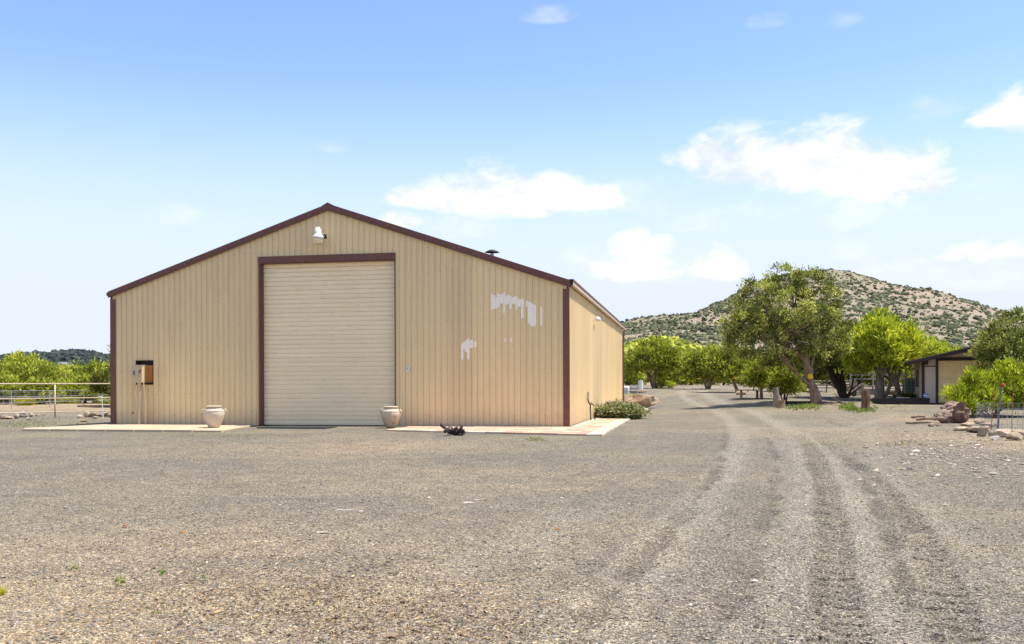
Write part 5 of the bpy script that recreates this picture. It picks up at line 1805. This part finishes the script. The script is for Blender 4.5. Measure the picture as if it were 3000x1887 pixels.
# cage and tote at the barn end
D_C = 74
a = foot(1845, D_C)
cg = thing('steel_cage', 'open galvanised pipe cage at the far barn corner', 'cage', a, -TH)
for dx_ in (-.9, .1, .55):
    MB().tube([(dx_, 0, -.05), (dx_, 0, 1.25)], .035, 8).build('post', M['galv'], cg)
MB().tube([(.55, 1.6, -.05), (.55, 1.6, 1.25)], .035, 8).build('post', M['galv'], cg)
for h_ in (.35, .8, 1.25):
    MB().tube([(-.9, 0, h_), (.55, 0, h_), (.55, 1.6, h_)], .025, 8).build('rail', M['galv'], cg)
wm = MB()
for i in range(9):
    wm.tube([(.12 + i * .05, 0, .05), (.12 + i * .05, 0, 1.25)], .006, 4, cap=False)
tag(wm.build('wire_mesh', M['galv'], cg), kind='stuff')
tt = thing('white_tank', 'white plastic tank standing inside the pipe cage', 'tank', a + Vector((-.45, .9, 0)), -TH)
MB().box((0, 0, .62), (1.0, .9, 1.15)).build('body', M['white'], tt, bevel=.12)
MB().lathe([(0, 1.26), (.14, 1.26), (.15, 1.19)], 14).build('lid', M['galv'], tt)
pw = MB().tube([(0, 0, -.1), (0, 0, .85)], .22, 10).build('white_post', M['white'], None, loc=foot(1877, 88))
tag(pw, 'short white post between the cage and the juniper trunk', 'post')

# ================================================================== OUTBUILDING
SR = R(20.7)
sh_e, sh_v = Vector((math.cos(SR), -math.sin(SR), 0)), Vector((math.sin(SR), math.cos(SR), 0))
SC = onland(at(2702, 1182))
SC.z = float(ground_h(SC.x, SC.y)) + .0
shed = thing('outbuilding', 'taupe stucco outbuilding with dark trim and an olive roll-up door', 'garage', SC, -SR)
SWd, SL, SE = 8.0, 12.0, 2.62
SRI = SE + 4.0 * .235


def wall_quad(x0, x1, z0, z1, y0=0.0, y1=.12):
    return MB().bbox(x0, x1, y0, y1, z0, z1)


fw = MB().bbox(0, .80, 0, .12, 0, SE).bbox(4.3, SWd, 0, .12, 0, SE).bbox(.80, 4.3, 0, .12, 2.70, 2.71)
fw.build('front_wall', M['stucco'], shed)
g_ = MB()
pts = [(0, SE), (.8, SE), (.8, 2.72), (4.3, 2.72), (4.3, SE), (SWd, SE), (4.0, SRI - .02)]
g_.add([(0, .0, SE), (SWd, .0, SE), (4.0, .0, SRI), (0, .12, SE), (SWd, .12, SE), (4.0, .12, SRI)], [(0, 1, 2), (3, 5, 4), (0, 2, 5, 3), (1, 4, 5, 2)])
g_.build('gable', M['cream'], shed)
MB().bbox(0.0, .12, .121, SL, 0, SE).build('side_wall', M['stucco'], shed)
MB().bbox(SWd - .12, SWd, .121, SL, 0, SE).build('side_wall', M['stucco'], shed)
MB().bbox(0.121, SWd - .121, SL - .12, SL, 0, SE).build('back_wall', M['stucco'], shed)
# dark boards
for nm, x0_, x1_, z0_, z1_ in (('corner_board', -.03, .13, 0, SE - .02), ('door_jamb', .72, .86, 0, 2.50), ('door_jamb', 4.16, 4.30, 0, 2.50), ('door_header', .72, 4.30, 2.502, 2.70), ('trim_band', .131, .719, 2.16, 2.22)):
    MB().bbox(x0_, x1_, -.035, -.004, z0_, z1_).build(nm, M['darktrim'], shed)
MB().bbox(-.034, -.004, -.03, .13, 0, SE - .1).build('corner_board', M['darktrim'], shed)
# door with horizontal slats
sd = bpy.data.objects.new('roll_up_door', None)
sd.parent = shed
C.objects.link(sd)
s0 = None
for i in range(20):
    if s0 is None:
        s0 = MB().add([(.86, .06, 0), (4.16, .06, 0), (.86, .045, .02), (4.16, .045, .02), (.86, .045, .105), (4.16, .045, .105), (.86, .06, .123), (4.16, .06, .123)], [(0, 1, 3, 2), (2, 3, 5, 4), (4, 5, 7, 6)]).build('slat', M['sheddoor'], sd)
        s = s0
    else:
        s = s0.copy()
        C.objects.link(s)
        s.parent = sd
    s.location = (0, 0, .03 + .1235 * i)
MB().bbox(1.05, 1.35, .02, .044, 1.12, 1.2).build('handle', M['white'], sd)
# windows in the side wall
for nm, y0_, y1_, z0_, z1_ in (('window', 4.2, 6.6, .95, 2.05),):
    f_ = MB()
    f_.bbox(-.05, -.003, y0_, y0_ + .10, z0_, z1_).bbox(-.05, -.003, y1_ - .1, y1_, z0_, z1_).bbox(-.05, -.003, y0_ + .1, y1_ - .1, z0_, z0_ + .08).bbox(-.05, -.003, y0_ + .1, y1_ - .1, z1_ - .08, z1_)
    w_o = f_.build('window', M['darktrim'], shed)
    MB().bbox(-.02, -.004, y0_ + .1, y1_ - .1, z0_ + .08, z1_ - .08).build('pane', M['glass'], w_o)
    MB().bbox(-.045, -.021, (y0_ + y1_) / 2 - .03, (y0_ + y1_) / 2 + .03, z0_ + .08, z1_ - .08).build('mullion', M['cream'], w_o)
# roof with overhangs
rfz = SRI + .06
for sgn in (-1, 1):
    ue, zee = 4.0 + sgn * 4.75, rfz - 4.75 * .235
    a_ = [(4.0, -.95, rfz), (ue, -.95, zee), (ue, SL + .3, zee), (4.0, SL + .3, rfz)]
    MB().add(a_ + [(p[0], p[1], p[2] - .05) for p in a_], [(0, 1, 2, 3), (7, 6, 5, 4), (0, 4, 5, 1), (1, 5, 6, 2), (2, 6, 7, 3)]).build('roof', M['shingle'], shed)
    b_ = [(4.0, rfz - .053), (ue, zee - .053), (ue, zee - .26), (4.0, rfz - .26)]
    MB().add([(p[0], -.99, p[1] + .02) for p in b_] + [(p[0], -.93, p[1] + .02) for p in b_], [(0, 3, 2, 1), (4, 5, 6, 7), (0, 1, 5, 4), (1, 2, 6, 5), (2, 3, 7, 6)]).build('fascia', M['darktrim'], shed)
    MB().bbox(min(ue, ue + sgn * .04), max(ue, ue + sgn * .04), -.9, SL + .3, zee - .22, zee + .0).build('eave_board', M['darktrim'], shed)
MB().bbox(-.6, -.02, -.9, SL, SE - .03, SE).build('soffit', M['plywood'], shed)
MB().bbox(.02, .3, -.30, -.04, 2.28, 2.56).build('wall_box', M['darktrim'], shed)
MB().bbox(.0, SWd, -.3, -.01, -.05, .035).build('plinth', M['blacktimber'], shed)
MB().tube([(2.3, -.25, 2.86), (2.6, -.25, 2.88)], .035, 8).build('light', M['white'], shed)

# round blue sign on a stake
a = foot(2711, 54.0)
a.z = float(gz(a.x, a.y))
sg = thing('yard_sign', 'small octagonal blue security sign on a thin stake before the outbuilding', 'sign', a)
MB().tube([(0, 0, -.05), (0, 0, .45)], .014, 6).build('stake', M['blacktimber'], sg)
disc = MB().tube([(0, .012, .53), (0, -.012, .53)], .15, 8).build('panel', M['blue'], sg)
MB().tube([(0, -.013, .53), (0, -.016, .53)], .118, 8).build('border', M['white'], sg)
MB().tube([(0, -.0165, .53), (0, -.019, .53)], .108, 8).build('field', M['blue'], sg)
MB().add([(-.075, -.021, .485), (.075, -.021, .485), (.075, -.021, .53), (.03, -.021, .575), (0, -.021, .545), (-.03, -.021, .575), (-.075, -.021, .53)], [(0, 1, 2, 3, 4), (0, 4, 5, 6)]).build('emblem', M['white'], sg)

# raised bed
a = onland(at(2640, 1183))
rb = thing('raised_bed', 'low black timber planting bed beside the outbuilding', 'planter', a, -.05)
MB().box((0, -.7, .17), (2.7, .12, .36)).build('front_board', M['blacktimber'], rb)
MB().box((0, .9, .17), (2.7, .12, .36)).build('back_board', M['blacktimber'], rb)
MB().box((-1.29, .1, .17), (.12, 1.48, .36)).build('end_board', M['blacktimber'], rb)
MB().box((1.29, .1, .17), (.12, 1.48, .36)).build('end_board', M['blacktimber'], rb)
MB().box((0, .1, .12), (2.44, 1.46, .3)).build('soil', M['sand'], rb)
bush('bed_plant', 'low green plants growing along the raised bed', 2655, 1172, 2.0, .35, 'darkleaf', 85, 60, 20, .12, .03, .14, .6, dome=True, cat='plant')
for i, (px, lb) in enumerate(((2632, 'white stone on the raised bed, nearest its open end'), (2645, 'white stone in the middle of the raised bed'), (2657, 'white stone on the raised bed nearest the outbuilding'))):
    rock('rock', P(px, 1167, a.y + .1), .16, lb, 'rock', 'whiterock', 200 + i, 2, (1.3, .8, .6), .2, group='white stones on the raised bed', sink=.5)

# pipe gate with tote behind, beside the outbuilding
a = foot(2652, 63)
gt = thing('pipe_gate', 'pale grey pipe frame gate at the corner of the outbuilding', 'gate', a, -SR)
for dx_ in (0, .95):
    MB().tube([(dx_, 0, -.1), (dx_, 0, 1.95)], .045, 8).build('post', M['galv'], gt)
for h_ in (1.95, 1.55, 1.32):
    MB().tube([(0, 0, h_), (.95, 0, h_)], .03, 8).build('rail', M['galv'], gt)
tb_ = thing('water_tote', 'blue grey liquid tote in a dark cage behind the pipe gate', 'tank', a + Vector((.55, .7, 0)), -SR)
MB().box((0, 0, .72), (.82, .8, 1.05)).build('bottle', M['tote'], tb_, bevel=.06)
cgm = MB()
for i in range(5):
    x_ = -.42 + i * .21
    cgm.tube([(x_, -.42, .15), (x_, -.42, 1.3)], .016, 5)
for i in range(6):
    z_ = .2 + i * .21
    cgm.tube([(-.42, -.42, z_), (.42, -.42, z_)], .016, 5)
tag(cgm.build('cage', M['darktrim'], tb_), kind='stuff')
MB().box((0, 0, .1), (.9, .9, .16)).build('pallet', M['wood'], tb_)
bx = MB().box((0, 0, .2), (.4, .35, .4)).build('cardboard_box', M['cream'], None, loc=a + Vector((.75, -.1, 0)), rz=-.3, bevel=.01)
tag(bx, 'small beige carton on the ground before the blue grey tote', 'box')

# corral behind the trees
c0, c1 = foot(2492, 70), foot(2655, 70)
co = thing('corral_fence', 'weathered grey pipe corral among the juniper trunks', 'fence', c0)
n_ = 5
for i in range(n_ + 1):
    MB().tube([(c1 - c0) * (i / n_) + Vector((0, 0, -.2)), (c1 - c0) * (i / n_) + Vector((0, 0, 1.65))], .05, 8).build('post', M['greybark' if i % 2 else 'galv'], co)
for h_ in (.6, 1.15, 1.45, 1.65):
    MB().tube([Vector((0, 0, h_)), c1 - c0 + Vector((0, 0, h_))], .03, 8).build('rail', M['galv'], co)
c0, c1 = foot(2300, 74), foot(2500, 74)
co = thing('rail_fence', 'low rustic rail fence in the shade behind the pinyon', 'fence', c0)
for i in range(6):
    MB().tube([(c1 - c0) * (i / 5) + Vector((0, 0, -.2)), (c1 - c0) * (i / 5) + Vector((.1, 0, 1.0))], .06, 7).build('post', M['bark'], co)
for h_ in (.35, .6, .9):
    MB().tube(wander(Vector((0, 0, h_)), c1 - c0 + Vector((0, 0, h_ + .05)), 6, .04, random.Random(int(h_ * 100))), .045, 7).build('rail', M['wood'], co)

# wheelbarrow
a = foot(2478, 66)
wb = thing('wheelbarrow', 'pale wheelbarrow parked under the slanting black trunk', 'wheelbarrow', a, .2)
MB().add([(-.42, -.3, .72), (.45, -.3, .78), (.45, .3, .78), (-.42, .3, .72), (-.22, -.17, .42), (.30, -.17, .42), (.30, .17, .42), (-.22, .17, .42)], [(4, 5, 6, 7), (0, 4, 7, 3), (1, 2, 6, 5), (0, 1, 5, 4), (3, 7, 6, 2)]).build('tray', M['cream'], wb)
MB().tube([(.62, -.03, .2), (.62, .03, .2)], .2, 16).build('wheel', M['rubber'], wb)
for s_ in (-1, 1):
    MB().tube([(.62, s_ * .06, .2), (.1, s_ * .2, .38), (-.9, s_ * .28, .62)], .022, 7).build('handle', M['wood'], wb)
    MB().tube([(-.2, s_ * .22, .42), (-.28, s_ * .22, .0)], .02, 7).build('leg', M['galv'], wb)
# scrap stacks in the corral
a = foot(2542, 66.5)
r_ = random.Random(12)
pst = thing('block_stack', 'stack of pale grey slabs beside the thick grey trunk', 'blocks', foot(2515, 67.5))
for i in range(6):
    MB().box((r_.uniform(-.05, .05), 0, .1 + i * .15), (.6, .5, .11), r_.uniform(-.1, .1)).build('slab', M['whiterock'], pst)
stn = thing('sheet_pile', 'low pile of rusty red metal sheets behind the trunks', 'scrap metal', foot(2618, 69))
for i in range(3):
    MB().box((r_.uniform(-.1, .1), 0, .3 + i * .16), (2.0, 1.2, .05), r_.uniform(-.1, .1)).build('sheet', M['redjunk' if i != 1 else 'galv'], stn)
MB().box((0, 0, .14), (1.8, 1.0, .22)).build('support', M['wood'], stn)
st3 = thing('sheet_pile', 'second rusty sheet pile, left of the thick grey trunk', 'scrap metal', foot(2545, 69.5))
for i in range(2):
    MB().box((0, 0, .42 + i * .15), (1.3, 1.0, .05), .1 * i).build('sheet', M['redjunk'], st3)
MB().box((0, 0, .2), (1.1, .8, .36)).build('support', M['galv'], st3)

# wire cage and posts in the right bed
q = onland(at(2928, 1262))
tp = thing('t_post', 'grey steel post with a red cap in the planting bed', 'post', q)
MB().box((0, 0, .72), (.055, .012, 1.5), 0, rot=Matrix.Rotation(R(4.5), 3, 'Y')).box((0, .022, .72), (.012, .035, 1.5), 0, rot=Matrix.Rotation(R(4.5), 3, 'Y')).build('stem', M['tpost'], tp)
MB().lathe([(0, .10), (.035, .10), (.052, .07), (.052, .0), (0, .0)], 14).build('cap', M['red'], tp, loc=(.112, 0, 1.44), smooth=True)
a = onland(at(2900, 1272))
rb1 = MB().tube([(0, 0, -.1), (.10, 0, .75), (.19, 0, 1.48)], .011, 6).build('rebar_stake', M['rust'], None, loc=a)
tag(rb1, 'leaning rusty stake at the near corner of the wire cage', 'stake', 'rusty stakes holding the wire cage')
a = onland(at(2963, 1262))
rb2 = MB().tube([(0, 0, -.1), (.03, 0, .75), (.06, 0, 1.42)], .009, 6).build('rebar_stake', M['rust'], None, loc=a)
tag(rb2, 'thin upright stake right of the red-capped post', 'stake', 'rusty stakes holding the wire cage')
wc = thing('wire_cage', 'low square-mesh wire guard around the planting bed', 'wire fence', onland(at(2905, 1268)))
wcm = MB()
pA, pB = Vector((0, 0, 0)), Vector((1.7, -.15, 0))
pD = Vector((.35, 1.7, 0))
for s0_, s1_ in ((pA, pB), (pA, pD)):
    n_ = 11
    for i in range(n_ + 1):
        p_ = s0_.lerp(s1_, i / n_)
        wcm.tube([p_ + Vector((0, 0, .02)), p_ + Vector((.03, 0, .92))], .005, 4, cap=False)
    for h_ in (.1, .25, .42, .58, .76, .92):
        wcm.tube([s0_ + Vector((0, 0, h_)), s1_ + Vector((0, 0, h_))], .006, 4, cap=False)
wcm.build('wire_mesh', M['galv'], wc)
